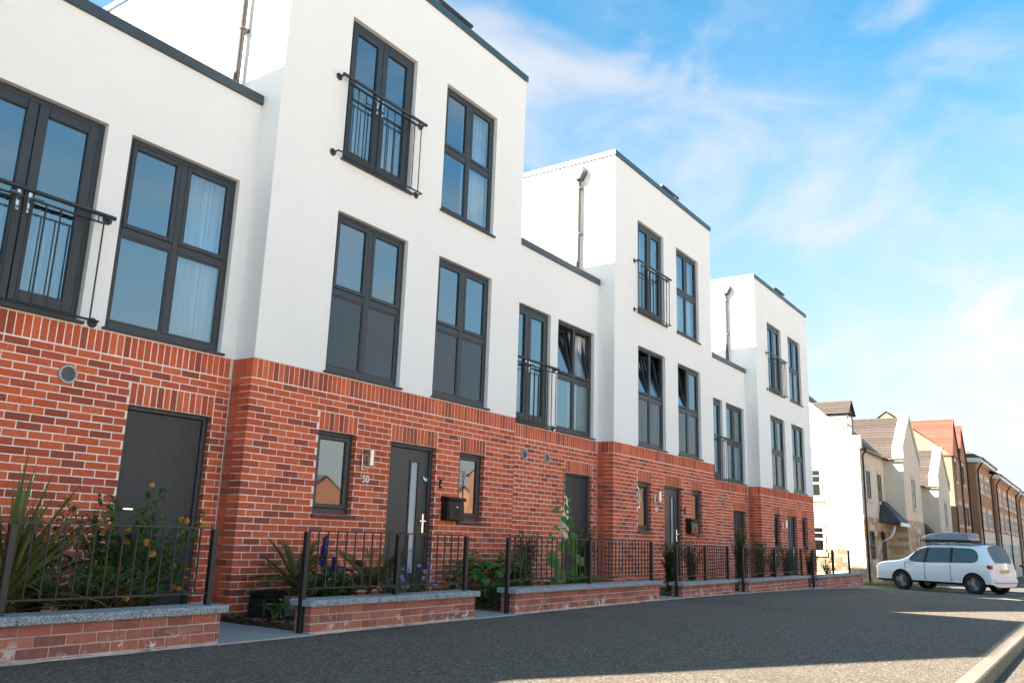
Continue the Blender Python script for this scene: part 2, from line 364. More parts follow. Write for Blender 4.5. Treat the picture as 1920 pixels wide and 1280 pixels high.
def juliet(par, x0, x1, z0, z1, yf, clip_left=None):
    """french doors with a rail balcony in front"""
    fw = .065; y0 = yf + .062; y1 = y0 + .07; xm = (x0 + x1) / 2
    mb = MB(); mb.cbox(x0, x0 + fw, y0, y1, z0, z1); mb.cbox(x1 - fw, x1, y0, y1, z0, z1); mb.cbox(x0 + fw, x1 - fw, y0 + .001, y1, z1 - fw, z1); mb.cbox(x0 + fw, x1 - fw, y0 + .001, y1, z0, z0 + fw)
    w = mb.build('french_door', 'frame_grey', par)
    for k, (a, b) in enumerate(((x0 + fw, xm - .004), (xm + .004, x1 - fw))):
        s = .095; c = z0 + fw; d = z1 - fw; ys = y0 - .012; ye = y0 + .05
        mb = MB(); mb.cbox(a, a + s, ys, ye, c, d); mb.cbox(b - s, b, ys, ye, c, d); mb.cbox(a + s, b - s, ys + .001, ye, c, c + s + .02); mb.cbox(a + s, b - s, ys + .001, ye, d - s, d)
        mb.build('door_leaf', 'frame_grey', w)
        MB().box(a + s, b - s, y0 + .018, y0 + .024, c + s + .02, d - s).build('pane', 'glass', w)
        hx = (b - s * .5) if k == 0 else (a + s * .5); hz = z0 + 1.02
        mb = MB(); mb.cbox(hx - .017, hx + .017, ys - .012, ys, hz - .12, hz + .12, .004); mb.tube((hx, ys, hz + .03), (hx, ys - .045, hz + .03), .009); mb.cbox(hx - (.11 if k == 0 else .01), hx + (.01 if k == 0 else .11), ys - .055, ys - .04, hz + .02, hz + .04, .004)
        mb.build('handle', 'chrome', w)
    MB().cbox(x0 - .03, x1 + .03, yf - .055, y1, z0 - .03, z0 - .002, .005).build('sill', 'frame_grey', w)
    # balcony
    yb = yf - .11; hz = z0 + 1.07; a = x0 - .17; b = x1 + .13
    mb = MB(); mb.tube((a - .02, yb, hz), (b + .02, yb, hz), .022, n=12)
    bal = mb.build('juliet_balcony', 'balcony_grey', par)
    MB().box(x0 - .06, x1 + .06, yb - .02, yb + .02, hz - .088, hz - .078).build('rail', 'balcony_grey', bal)
    MB().tube((a, yb, z0 + .012), (b, yb, z0 + .012), .011).build('rail', 'balcony_grey', bal)
    for x in (a + .005, b - .005):
        for z, r in ((hz, .018), (z0 + .012, .012)):
            mb = MB(); mb.tube((x, yb, z), (x, yf, z), r * .9); mb.lathe((x, yf - .001, z), (0, -1, 0), [(.05, 0), (.05, .006), (.03, .016), (.0, .018)], 16)
            mb.build('wall_mount', 'balcony_grey', bal)
    n = 10
    for i in range(n + 1):
        x = x0 - .04 + (x1 - x0 + .08) * i / n
        MB().tube((x, yb, z0 + .012), (x, yb, hz - .08), .0082, n=6, caps=False).build('bar', 'balcony_grey', bal)
    for x in (x0 + .02, x1 - .02):
        MB().tube((x, yb, hz - .08), (x, yb, hz), .006, n=6).build('bar', 'balcony_grey', bal)
    return w
def small_window(par, x0, x1, z0, z1, yf):
    fw = .05; y0 = yf + .075; y1 = y0 + .07
    mb = MB(); mb.cbox(x0, x0 + fw, y0, y1, z0, z1); mb.cbox(x1 - fw, x1, y0, y1, z0, z1); mb.cbox(x0 + fw, x1 - fw, y0 + .001, y1, z1 - fw, z1); mb.cbox(x0 + fw, x1 - fw, y0 + .001, y1, z0, z0 + fw + .03)
    w = mb.build('window', 'frame_grey', par)
    a, b, c, d = x0 + fw, x1 - fw, z0 + fw + .03, z1 - fw; s = .05; ys = y0 - .012; ye = y0 + .05
    mb = MB(); mb.cbox(a, a + s, ys, ye, c, d); mb.cbox(b - s, b, ys, ye, c, d); mb.cbox(a + s, b - s, ys + .001, ye, c, c + s); mb.cbox(a + s, b - s, ys + .001, ye, d - s, d)
    mb.build('sash', 'frame_grey', w)
    MB().box(a + s, b - s, y0 + .018, y0 + .024, c + s, d - s).build('pane', 'glass_small', w)
    MB().cbox(x0 - .02, x1 + .03, yf - .05, y1, z0 - .035, z0 - .001, .006).build('sill', 'frame_grey', w)
def text_mesh(txt, size, depth):
    cu = bpy.data.curves.new('digits', 'FONT'); cu.body = txt; cu.size = size; cu.extrude = depth; cu.offset = size * .012
    ob = bpy.data.objects.new('digits', cu); COL.objects.link(ob)
    dg = bpy.context.evaluated_depsgraph_get(); me = bpy.data.meshes.new_from_object(ob.evaluated_get(dg)); bpy.data.objects.remove(ob); return me
WIN = dict(j=(1.036, 2.341), u=(3.03, 4.339), l=(1.049, 2.378), r=(3.054, 4.363))
Z1 = (2.738, 4.803); Z2 = (5.51, 7.562)
def terrace_house(label, X0, dz, limit, number=None, tilts=None, low=True, details=True):
    tilts = tilts or {}
    H = thing('terraced_house', label, 'house', (X0, 0, dz), 'white and red brick houses of the terrace')
    G1 = [(1.04, 1.675, 1.035, 2.025), (2.30, 3.245, -.02, 2.025), (3.765, 4.375, 1.035, 2.025)]
    G0 = [(-1.18, -.195, -.02, 2.025)]
    rj = (-3.11, -1.80); rw = (-1.545, -.19)
    # white rendered walls
    mb = MB()
    ops = [(*WIN['j'], *Z2), (*WIN['u'], *Z2), (*WIN['l'], *Z1), (*WIN['r'], *Z1)]
    wall_open(mb, 0, TW, SOLD, TH - .02, ops, -.006, .15)
    mb.quad((0, -.006, SOLD), (0, -.006, TH - .02), (0, DEP, TH - .02), (0, DEP, SOLD)); mb.quad((TW, -.006, SOLD), (TW, DEP, SOLD), (TW, DEP, TH - .02), (TW, -.006, TH - .02))
    mb.quad((0, DEP, -.4), (TW, DEP, -.4), (TW, DEP, TH - .02), (0, DEP, TH - .02)); mb.quad((0, 0, TH - .25), (TW, 0, TH - .25), (TW, DEP, TH - .25), (0, DEP, TH - .25))
    mb.quad((0, -.006, SOLD), (TW, -.006, SOLD), (TW, .15, SOLD), (0, .15, SOLD)); mb.quad((0, .15, SOLD), (.0, TD + .1, SOLD), (.15, TD + .1, SOLD), (.15, .15, SOLD))
    mb.build('rendered_wall', 'render_white', H)
    if low:
        mb = MB(); wall_open(mb, RX, 0, SOLD, RH - .02, [(*rj, *Z1), (*rw, *Z1)], TD - .006, .15)
        mb.quad((RX, TD, RHC - .3), (0, TD, RHC - .3), (0, DEP, RHC - .3), (RX, DEP, RHC - .3)); mb.quad((RX, DEP, -.4), (0, DEP, -.4), (0, DEP, RH - .02), (RX, DEP, RH - .02)); mb.quad((RX, TD - .006, SOLD), (0, TD - .006, SOLD), (0, TD + .15, SOLD), (RX, TD + .15, SOLD))
        mb.build('rendered_wall', 'render_white', H)
    # interior: floors and a partition
    mb = MB(); xl = RX if low else 0
    for x0, x1, y0 in ((.02, TW - .02, .16), (xl + .02, 0.018, TD + .16)):
        if x1 - x0 < .1: continue
        for z in (.0, 2.66, 5.40): mb.quad((x0, y0, z), (x1, y0, z), (x1, 4, z), (x0, 4, z))
        mb.quad((x0, 4, 0), (x1, 4, 0), (x1, 4, 8 if y0 < .2 else 5.4), (x0, 4, 8 if y0 < .2 else 5.4))
    mb.quad((.005, .2, 0), (.005, 4, 0), (.005, 4, 8.3), (.005, .2, 8.3)); mb.quad((TW - .005, .2, 0), (TW - .005, 4, 0), (TW - .005, 4, 8.3), (TW - .005, .2, 8.3))
    mb.build('interior', 'inside', H)
    # brick ground floor: mortar core with openings, then every brick
    mb = MB(); wall_open(mb, 0, TW, -.45, SOLD, G1, BF + .0025, .17); mb.quad((BF + .0025, BF + .0025, -.45), (BF + .0025, BF + .0025, SOLD), (BF + .0025, TD + .1, SOLD), (BF + .0025, TD + .1, -.45)); mb.quad((TW - .006, BF + .0025, -.45), (TW - .006, DEP, -.45), (TW - .006, DEP, SOLD), (TW - .006, BF + .0025, SOLD))
    if low: wall_open(mb, RX, .0, -.45, SOLD, G0, TD + BF + .0025, .17)
    else: mb.quad((0.006, 0, -.45), (.006, 0, SOLD), (.006, DEP, SOLD), (.006, DEP, -.45))
    core = mb.build('brick_wall', 'mortar', H)
    B = []
    def front(x0, x1, yf, ops, corner):
        for k in range(-5, 33):
            z = k * .075; odd = k % 2
            bl = [(a - .0, b + .0) for a, b, c, d in ops if c < z + .04 < d] + [(a - .01, b + .01) for a, b, c, d in ops if 26 < k < 30]
            for b in course(x0, x1, z, odd, bl, yf):
                if corner and b[0] <= x0 + 1e-6: b = (b[0], b[1], b[2], yf + (.215 if odd else .1025), b[4], b[5])
                B.append(b)
            if corner: B.append((x0, x0 + .1, .1125 if not odd else .225, .3325, z + .005, z + .07))
        n = int((x1 - x0) / .075)
        for i in range(n + 1):
            a = x0 + i * .075
            if a + .02 < x1: B.append((a, min(a + .065, x1), yf, yf + .1, 2.485, SOLD - .004))
        if corner:
            for i in range(3): B.append((x0, x0 + .1, .115 + i * .0755, .18 + i * .0755, 2.485, SOLD - .004))
        for a, b, c, d in ops:
            m = round((b - a) / .075); w = (b - a) / m
            for i in range(m): B.append((a + i * w + .005, a + (i + 1) * w - .005, yf, yf + .1, 2.03, 2.243))
        # jamb bricks of the openings (their returns)
        for a, b, c, d in ops:
            for k in range(max(-1, round(c / .075)), 27):
                B.append((b - .004, b + .06, yf + .006, yf + .155, k * .075 + .005, k * .075 + .07))
    front(0, TW, BF, G1, True)
    if low: front(RX, -.012, TD + BF, G0, False)
    lay_bricks(B, core, (X0, 0, dz), 'brick', limit)
    # windows
    juliet(H, *WIN['j'], *Z2, -.006); window(H, *WIN['u'], *Z2, -.006)
    window(H, *WIN['l'], *Z1, -.006, 'spandrel', tilts.get('l', (0, 0))); window(H, *WIN['r'], *Z1, -.006, 'spandrel', tilts.get('r', (0, 0)))
    if low: juliet(H, *rj, *Z1, TD - .006); window(H, *rw, *Z1, TD - .006, 'glass', tilts.get('rw', (0, 0)))
    for o in (G1[0], G1[2]): small_window(H, *o, BF)
    # front door with a glazed strip
    a, b, c, d = G1[1]; y0 = .105
    mb = MB(); mb.cbox(a, a + .05, y0 - .03, y0 + .06, 0, d); mb.cbox(b - .06, b, y0 - .03, y0 + .06, 0, d); mb.cbox(a + .05, b - .06, y0 - .029, y0 + .06, d - .055, d); fr = mb
    g0, g1, h0, h1 = a + .53, a + .68, .34, 1.80
    mb = MB()
    for q in ((a + .055, g0, .03, d - .06), (g1, b - .065, .03, d - .06), (g0, g1, .03, h0), (g0, g1, h1, d - .06)): mb.box(q[0], q[1], y0, y0 + .045, q[2], q[3])
    dr = mb.build('door', 'door_slab', H); fr.build('door_frame', 'frame_grey', dr)
    mb = MB()
    for q in ((g0 - .025, g0, h0 - .025, h1 + .025), (g1, g1 + .025, h0 - .025, h1 + .025), (g0, g1, h0 - .025, h0), (g0, g1, h1, h1 + .025)): mb.cbox(q[0], q[1], y0 - .014, y0 - .0005, q[2], q[3], .003)
    mb.build('glazing_trim', 'frame_grey', dr); MB().box(g0, g1, y0 + .012, y0 + .03, h0, h1).build('pane', 'frosted', dr)
    mb = MB(); hx = b - .115; mb.cbox(hx - .017, hx + .017, y0 - .012, y0 - .0005, .86, 1.12, .004); mb.tube((hx, y0, 1.02), (hx, y0 - .05, 1.02), .009); mb.cbox(hx - .11, hx + .01, y0 - .06, y0 - .045, 1.008, 1.03, .004); mb.build('handle', 'chrome', dr)
    MB().cbox(a, b, .0, y0 + .06, -.05, .028, .006).build('threshold', 'steel', dr)
    if low:   # plain store door
        a, b, c, d = G0[0]; y0 = TD + .10
        mb = MB().box(a + .055, b - .065, y0, y0 + .045, .02, d - .05); dr2 = mb.build('door', 'door_grey', H); dr2['label'] = 'plain dark grey wood grained door of the low part'
        mb = MB(); mb.cbox(a, a + .05, y0 - .03, y0 + .06, -.01, d); mb.cbox(b - .06, b, y0 - .03, y0 + .06, -.01, d); mb.cbox(a + .05, b - .06, y0 - .029, y0 + .06, d - .045, d); mb.build('door_frame', 'frame_grey', dr2)
        mb = MB(); hx = a + .12; mb.tube((hx, y0, 1.0), (hx, y0 - .05, 1.0), .009); mb.cbox(hx - .01, hx + .1, y0 - .06, y0 - .045, .99, 1.01, .004); mb.build('handle', 'chrome', dr2)
        for vx in (-2.54, -1.826):
            c0 = (vx, TD + BF, 2.215)
            mb = MB(); mb.lathe(c0, (0, -1, 0), [(.088, 0), (.088, .018), (.070, .018), (.070, .002)], 24); v = mb.build('air_vent', 'vent_grey', H)
            MB().lathe(c0, (0, -1, 0), [(.0, .004), (.070, .004)], 24).build('backing', 'dark_void', v)
            for i in range(7):
                z = -.054 + i * .018; hw = math.sqrt(.069 ** 2 - z * z)
                mb = MB(); y = c0[1]; mb.quad((vx - hw, y - .016, c0[2] + z - .004), (vx + hw, y - .016, c0[2] + z - .004), (vx + hw, y - .005, c0[2] + z + .005), (vx - hw, y - .005, c0[2] + z + .005)); mb.build('louvre', 'vent_grey', v)
    # copings
    mb = MB(); o = .032
    mb.cbox(-o, TW + o, -.006 - o, .30, THC, TH); mb.build('coping', 'coping_metal', H)
    mb = MB(); mb.cbox(-o, .30, .302, DEP, THC, TH - .001); mb.cbox(TW - .3, TW + o, .302, DEP, THC, TH - .001); mb.cbox(.302, TW - .302, DEP - .3, DEP + o, THC, TH - .002); mb.build('coping', 'coping_metal', H)
    if low: MB().cbox(RX + .002, -.003, TD - .006 - o, TD + .30, RHC, RH).build('coping', 'coping_slate', H)
    # hopper and downpipe on the side of the tower
    yp = .80; r = .043
    mb = MB(); mb.tube((-.085, yp, 5.65), (-.085, yp, THC - .42), r, n=14); dp = mb.build('downpipe', 'pipe_metal', H, smooth=False)
    for z in (THC - .62, 7.0, 6.1): MB().box(-.085 - r - .006, -.002, yp - .05, yp + .05, z, z + .035).build('pipe_clip', 'pipe_metal', dp)
    mb = MB(); mb.prism([(yp - .15, THC - .16), (yp + .15, THC - .16), (yp + .15, THC - .26), (yp + .06, THC - .42), (yp - .06, THC - .42), (yp - .15, THC - .26)], 'x', -.19, -.003); mb.build('hopper', 'pipe_metal', H)
    if number:
        me = text_mesh(number, .125, .006); me.materials.append(M['number_white'])
        n = link_mesh('house_number', me, H, (1.80, -.012, 1.455)); n.rotation_euler = (PI / 2, 0, 0)
        mb = MB().cbox(3.325, 3.365, -.022, .003, 1.475, 1.60, .004); db = mb.build('doorbell', 'black_plastic', H); MB().lathe((3.345, -.022, 1.52), (0, -1, 0), [(.012, 0), (.012, .003), (0, .004)], 12).build('button', 'steel', db)
    return H
HA = terrace_house('nearest white and red brick terraced house, its door behind the first blue flowers', 0, 0, 300, '50')
HB = terrace_house('middle terraced house with tilted open windows above the hollyhock', PITCH, -.008, 300, '48', dict(l=(.21, .21), r=(.21, 0), rw=(.21, .21)))
HC = terrace_house('farthest terraced house of the white row, at the street corner', 2 * PITCH, -.318, 300)
HZ = terrace_house('neighbouring terraced house before the nearest one, only its shadow seen', -PITCH, 0, 0, None, None, True)
# bee knocker on the nearest front door
kx, kz, ky = 3.135, 1.575, .104
mb = MB(); mb.lathe((kx, ky - .012, kz - .05), (0, 0, 1), [(0, 0), (.018, .012), (.024, .035), (.018, .06), (.02, .07), (.012, .085), (0, .09)], 12)
for s in (-1, 1): mb.prism([(kx, kz), (kx + s * .05, kz + .045), (kx + s * .058, kz + .03), (kx + s * .02, kz - .015)], 'y', ky - .016, ky - .008)
dk = [c for c in HA.children if c.name.startswith('door') and not c.name.startswith('doorbell')][0]
kn = mb.build('knocker', 'chrome', dk)
# solar panels on the flat roofs
for k, (X0, dz, w) in enumerate(((0, 0, 'nearest'), (PITCH, -.008, 'middle'), (2 * PITCH, -.318, 'farthest'))):
    s = thing('solar_panel', f'dark solar panel on the flat roof of the {w} house', 'solar panel', (X0 + 3.0, .55, dz + TH - .25), 'solar panels on the terrace roofs')
    a = Vector((0, -.25, .66)); b = Vector((0, .75, .24)); L = .95
    u = (b - a).normalized(); nrm = Vector((1, 0, 0)).cross(u)
    mb = MB()
    def slab(x0, x1, t0, t1, h0, h1):
        P = [Vector((x, 0, 0)) + a + u * t + nrm * h for h in (h0, h1) for x, t in ((x0, t0), (x1, t0), (x1, t1), (x0, t1))]
        n = len(mb.v); mb.v += [tuple(p) for p in P]; mb.f += [tuple(n + i for i in q) for q in ((3, 2, 1, 0), (4, 5, 6, 7), (0, 1, 5, 4), (1, 2, 6, 5), (2, 3, 7, 6), (3, 0, 4, 7))]
    T = (b - a).length; slab(0, L, 0, T, .0, .035); mb.build('panel', 'solar', s)
    mb = MB(); slab(-.01, L + .01, -.012, .03, -.004, .04); slab(-.01, L + .01, T - .03, T + .01, -.004, .04); slab(-.012, .03, .03, T - .03, -.003, .04); slab(L - .03, L + .012, .03, T - .03, -.003, .04)
    for i in range(1, 4): slab(L * i / 4 - .004, L * i / 4 + .004, .03, T - .03, .034, .038)
    mb.build('panel_frame', 'panel_edge', s)
    mb = MB()
    for x in (.25, L - .25): mb.tube((x, -.2, 0), (x, -.2, .64), .02); mb.tube((x, .7, 0), (x, .7, .26), .02)
    mb.build('stand', 'panel_edge', s)
# wall lamps, mailboxes
for k, (X0, dz, w) in enumerate(((0, 0, 'nearest'), (PITCH, -.008, 'middle'), (2 * PITCH, -.318, 'farthest'))):
    l = thing('wall_lamp', f'steel up and down wall lamp beside the front door of the {w} house', 'lamp', (X0 + 1.80, BF, dz + 1.60), 'wall lamps by the front doors')
    MB().cbox(-.03, .03, -.03, 0, 0, .20, .005).build('back_plate', 'steel', l)
    MB().lathe((0, -.031, .03), (0, -1, 0), [(.014, 0), (.014, .004), (0, .005)], 12).build('sensor', 'dark_void', l)
    mb = MB(); mb.lathe((.05, -.10, .06), (0, 0, 1), [(.0, .02), (.034, .02), (.034, 0), (.037, 0), (.037, .19), (.034, .19), (.034, .17), (0, .17)], 18); mb.tube((.03, -.03, .12), (.05, -.09, .12), .014); mb.build('shade', 'steel', l, smooth=False)
for X0, dz, mat, lab in ((0, 0, 'black_gloss', 'black metal mailbox with posthorn emblem beside the nearest front door'), (PITCH, -.008, 'mailbox_bronze', 'bronze fronted black mailbox beside the front door of the middle house')):
    m = thing('mailbox', lab, 'mailbox', (X0 + 3.39, BF, dz + 1.04), 'mailboxes by the front doors')
    MB().cbox(0, .36, -.13, 0, 0, .27, .008).build('body', 'black_gloss', m)
    mb = MB(); mb.cbox(.015, .345, -.146, -.1305, .01, .215, .006); mb.build('front_door', mat, m)
    mb = MB(); mb.prism([(.0, .275), (-.155, .275), (-.16, .30), (-.14, .318), (0, .335)], 'x', -.012, .372); mb.build('lid', 'black_gloss', m)
    mb = MB(); mb.lathe((.18, -.1465, .19), (0, -1, 0), [(.011, 0), (.011, .003), (0, .004)], 14); mb.build('lock', 'chrome', m)
    mb = MB(); pts = [(.18 + .035 * math.cos(t), -.149, .10 + .026 * math.sin(t)) for t in [i * 2 * PI / 14 for i in range(15)]]; mb.path(pts, .004, 5); mb.path([(.145, -.149, .105), (.20, -.149, .145), (.215, -.149, .155)], [.004, .004, .010], 5); mb.path([(.16, -.149, .08), (.21, -.149, .055)], .004, 5); mb.build('emblem', mat, m)
# curtains inside
def curtain(x0, x1, z0, z1, y, mat, label, waves=7, loc=(0, 0, 0)):
    mb = MB(); n = waves * 8
    pts = [(x0 + (x1 - x0) * i / n, y + .03 * math.sin(i * PI / 4 + .6 * math.sin(i * .37)) + .01 * math.sin(i * 1.7)) for i in range(n + 1)]
    for i in range(n):
        (a, b), (c, d) = pts[i], pts[i + 1]; mb.quad((a, b, z0), (c, d, z0), (c, d, z1), (a, b, z1))
    o = mb.build('curtain', mat, None, smooth=True); o.location = loc
    sm = o.modifiers.new('thick', 'SOLIDIFY'); sm.thickness = .004
    return tag(o, label, 'curtain', 'curtains behind the terrace windows')
cy = .22
curtain(-.75, -.22, 2.78, 4.72, TD + cy, 'curtain', 'pale curtain at one side of the nearest low part window')
curtain(-3.05, -1.86, 2.78, 3.78, TD + cy, 'curtain_teal', 'half height teal net curtain behind the nearest low balcony doors', 14)
curtain(1.08, 2.3, 5.54, 6.6, cy, 'curtain_teal', 'half height net curtain behind the upper balcony doors of the nearest tower', 14)
curtain(3.74, 4.3, 5.55, 7.5, cy, 'curtain', 'lilac white curtain in the upper window of the nearest tower', 6)
curtain(3.42, 4.3, 5.55, 7.5, cy, 'curtain', 'white curtain in the upper window of the middle tower', 8, (PITCH, 0, 0))
curtain(1.08, 2.3, 5.54, 7.5, cy, 'curtain', 'white curtain behind the upper balcony doors of the middle tower', 12, (PITCH, 0, 0))
curtain(-3.05, -1.86, 2.78, 3.9, TD + cy, 'curtain', 'half height curtain behind the low balcony doors of the middle house', 12, (PITCH, 0, 0))
curtain(-.8, -.22, 2.78, 4.72, TD + cy, 'curtain', 'curtain at one side of the middle low part window', 6, (PITCH, 0, 0))
curtain(-.8, -.22, 2.78, 4.72, TD + cy, 'curtain', 'curtain in the low part window of the farthest house', 6, (2 * PITCH, 0, -.318))
curtain(1.9, 2.3, 5.54, 7.5, cy, 'curtain', 'curtain behind the upper balcony doors of the farthest tower', 5, (2 * PITCH, 0, -.318))
# ------------------------------------------------------------ ground, pavement, kerb, gardens
GP = [(-400, -.085), (8, -.085), (11, -.11), (16, -.17), (21.5, -.31), (28, -.46), (40, -.68), (60, -.98), (120, -1.5), (900, -3)]
def GZ(x):
    for (a, p), (b, q) in zip(GP, GP[1:]):
        if x <= b: t = max(0, (x - a) / (b - a)); return p + (q - p) * t
    return GP[-1][1]
KH = .115
t = NT('asphalt_dark'); vo = t.new('ShaderNodeTexVoronoi'); vo.inputs['Scale'].default_value = 62; t.link(t.pos(), vo.inputs['Vector']); sv = t.new('ShaderNodeSeparateColor'); t.link(vo.outputs['Color'], sv.inputs[0])
n1 = t.noise(48, 5, .75, None, .4); n2 = t.noise(210, 2, .6); n3 = t.noise(11, 4, .65)
g = t.math('ADD', t.math('MULTIPLY', n1, .55), t.math('ADD', t.math('MULTIPLY', sv.outputs[0], .27), t.math('MULTIPLY', n2, .18)))
c = t.ramp(g, [(.30, (0.043, 0.037, 0.029)), (.45, (0.119, 0.101, 0.081)), (.56, (0.204, 0.176, 0.139)), (.68, (0.419, 0.366, 0.294)), (.80, (0.690, 0.614, 0.491))])
c = t.mix(t.maprange(n3, .35, .72, 0, .45), c, (0.086, 0.074, 0.058)); c = t.mix(t.maprange(t.noise(.8, 4), .42, .7, 0, .35), c, (0.173, 0.150, 0.118))
c = t.mix(t.maprange(t.noise(.35, 3, .5), .55, .62, 0, .3), c, (0.092, 0.080, 0.064))
t.col(c).pr(.85, 0, .3); t.bump(t.math('SUBTRACT', n1, t.math('MULTIPLY', vo.outputs['Distance'], .5)), 1.0, .03)
t = NT('asphalt_road'); n1 = t.noise(190, 4, .7); c = t.ramp(n1, [(.3, (.065, .063, .060)), (.55, (.105, .101, .095)), (.75, (.17, .163, .15))])
c = t.mix(t.maprange(t.noise(.7, 5), .4, .7, 0, .5), c, (.125, .115, .10)); t.col(c).pr(.9, 0, .3); t.bump(n1, .6, .006)
t = NT('kerb_concrete'); c = t.mix(t.maprange(t.noise(7, 6, .65), .35, .7), (.24, .205, .165), (.18, .155, .125)); ob = t.new('ShaderNodeObjectInfo'); c = t.mix(t.maprange(ob.outputs['Random'], 0, 1, 0, .45), c, (.13, .11, .09)); c = t.mix(t.maprange(t.noise(90, 3), .5, .75, 0, .4), c, (.11, .095, .08)); t.col(c).pr(.9, 0, .25); t.bump(t.noise(160, 4), .5, .004)
t = NT('paving'); c = t.mix(t.maprange(t.noise(300, 3), .4, .65), (.27, .28, .27), (.37, .38, .365)); c = t.mix(t.maprange(t.noise(3, 5), .4, .7, 0, .5), c, (.26, .27, .265)); t.col(c).pr(.85, 0, .3); t.bump(t.noise(240, 3), .3, .003)
t = NT('granite_cap'); vr = t.new('ShaderNodeTexVoronoi'); vr.inputs['Scale'].default_value = 130; t.link(t.pos(), vr.inputs['Vector'])
sx = t.new('ShaderNodeSeparateColor'); t.link(vr.outputs['Color'], sx.inputs[0]); c = t.ramp(sx.outputs[0], [(0, (.045, .048, .052)), (.22, (.22, .235, .25)), (.5, (.36, .385, .41)), (.8, (.55, .57, .58))], 'CONSTANT')
t.col(t.mix(.35, c, (.33, .36, .38))).pr(.8, 0, .35); t.bump(sx.outputs[1], .5, .006)
simple('soil', (.065, .043, .031), .95, 0, .1, .5, 14, .8, 60)
simple('bark', (.15, .085, .055), .9, 0, .2, .5, 30)
simple('bark_pale', (.30, .20, .13), .9, 0, .2, .4, 30)
simple('verge_grass', (.075, .105, .025), .9, 0, .2, .4, 6, .8, 60)
t = NT('bounce_ground'); t.col(t.mix(t.maprange(t.noise(.05, 6), .35, .65), (.52, .47, .39), (.44, .40, .33))).pr(.95, 0, .2)  # mostly unseen ground, made pale and warm to bounce sunlight onto the fronts
def strip(x0, x1, y0, y1, dz, name, mat, step=2.0, ys=1):
    mb = MB(); xs = [x0]
    while xs[-1] + step < x1: xs.append(xs[-1] + step)
    xs = sorted({*xs, x1, *[p[0] for p in GP if x0 < p[0] < x1]})
    yy = [y0 + (y1 - y0) * i / ys for i in range(ys + 1)]
    for a, b in zip(xs, xs[1:]):
        for c, d in zip(yy, yy[1:]): mb.quad((a, c, GZ(a) + dz), (b, c, GZ(b) + dz), (b, d, GZ(b) + dz), (a, d, GZ(a) + dz))
    return struct(mb.build(name, mat))
strip(-400, 900, -600, 700, -.22, 'ground', 'bounce_ground', 40)
strip(-60, 300, -12.6, -6.6, -KH, 'road', 'asphalt_road', 4)
strip(20.3, 33.2, -6.6, 70, -KH + .0, 'road', 'asphalt_road', 2)      # side street
# tarmac pavement, rounded at the corner of the side street
EDGE = [(-40, -6.55), (12.2, -6.55), (13.8, -6.50), (15.2, -6.36), (16.5, -6.10), (17.6, -5.70), (18.5, -5.20), (19.2, -4.55), (19.75, -3.75), (20.05, -2.9), (20.2, -2.0), (20.25, -1.0), (20.25, 10)]
def edge_y(x):
    for (a, p), (b, q) in zip(EDGE, EDGE[1:]):
        if a <= x <= b and b > a: return p + (q - p) * (x - a) / (b - a)
    return None
mb = MB(); xs = sorted({*[-40 + 2 * i for i in range(31)], *[p[0] for p in EDGE[:11]], *[p[0] for p in GP if -40 < p[0] < 20.2]}); xs = [x for x in xs if x <= 20.2]
for a, b in zip(xs, xs[1:]):
    ya, yb = edge_y(a), edge_y(b); mb.quad((a, ya, GZ(a)), (b, yb, GZ(b)), (b, -1.2, GZ(b)), (a, -1.2, GZ(a)))
struct(mb.build('pavement', 'asphalt_dark'))
# kerb: single stones along the edge
kp = struct(MB().box(-40, -39.9, -6.6, -6.5, -.3, -.2).build('kerb', 'kerb_concrete'))
pts = []; L = 0
for (a, b) in zip(EDGE, EDGE[1:-1]):
    A, B = Vector(a), Vector(b); n = max(1, int((B - A).length / .915 + .5))
    pts += [A.lerp(B, i / n) for i in range(n)]
pts.append(Vector(EDGE[-2]))
for A, B in zip(pts, pts[1:]):
    if A.x < -8: continue
    d = (B - A).normalized(); nr = Vector((d.y, -d.x)); A2 = A + d * .006; B2 = B - d * .006; w = .125; mb = MB()
    za, zb = GZ(A.x) + .006, GZ(B.x) + .006; c = .012
    def ring(P, z): return [(*P, z), (*(P + nr * (w - c)), z), (*(P + nr * w), z - c), (*(P + nr * (w + .012)), z - .3), (*P, z - .3)]
    r0 = ring(A2, za); r1 = ring(B2, zb); mb.v = r0 + r1; mb.f = [(0, 1, 2, 3, 4), (9, 8, 7, 6, 5)] + [(i, 5 + i, 5 + (i + 1) % 5, (i + 1) % 5) for i in range(5)]
    mb.build('kerb_stone', 'kerb_concrete', kp)
# dark gutter strip of worn tar
mb = MB(); xs = [-8 + .5 * i for i in range(58)]
for a, b in zip(xs, xs[1:]):
    ya, yb = edge_y(a) if a < 20 else -3, edge_y(b) if b < 20 else -3
    wa, wb = .30 + .05 * math.sin(a * 5.1) + .04 * math.sin(a * 11), .30 + .05 * math.sin(b * 5.1) + .04 * math.sin(b * 11)
    mb.quad((a, ya - wa, GZ(a) - KH + .005), (b, yb - wb, GZ(b) - KH + .005), (b, yb - .1, GZ(b) - KH + .005), (a, ya - .1, GZ(a) - KH + .005))
struct(mb.build('gutter', 'asphalt_dark'))
strip(-60, 36, -24, -12.7, -.01, 'footpath', 'bounce_ground', 6)       # the far side of the street, behind the camera
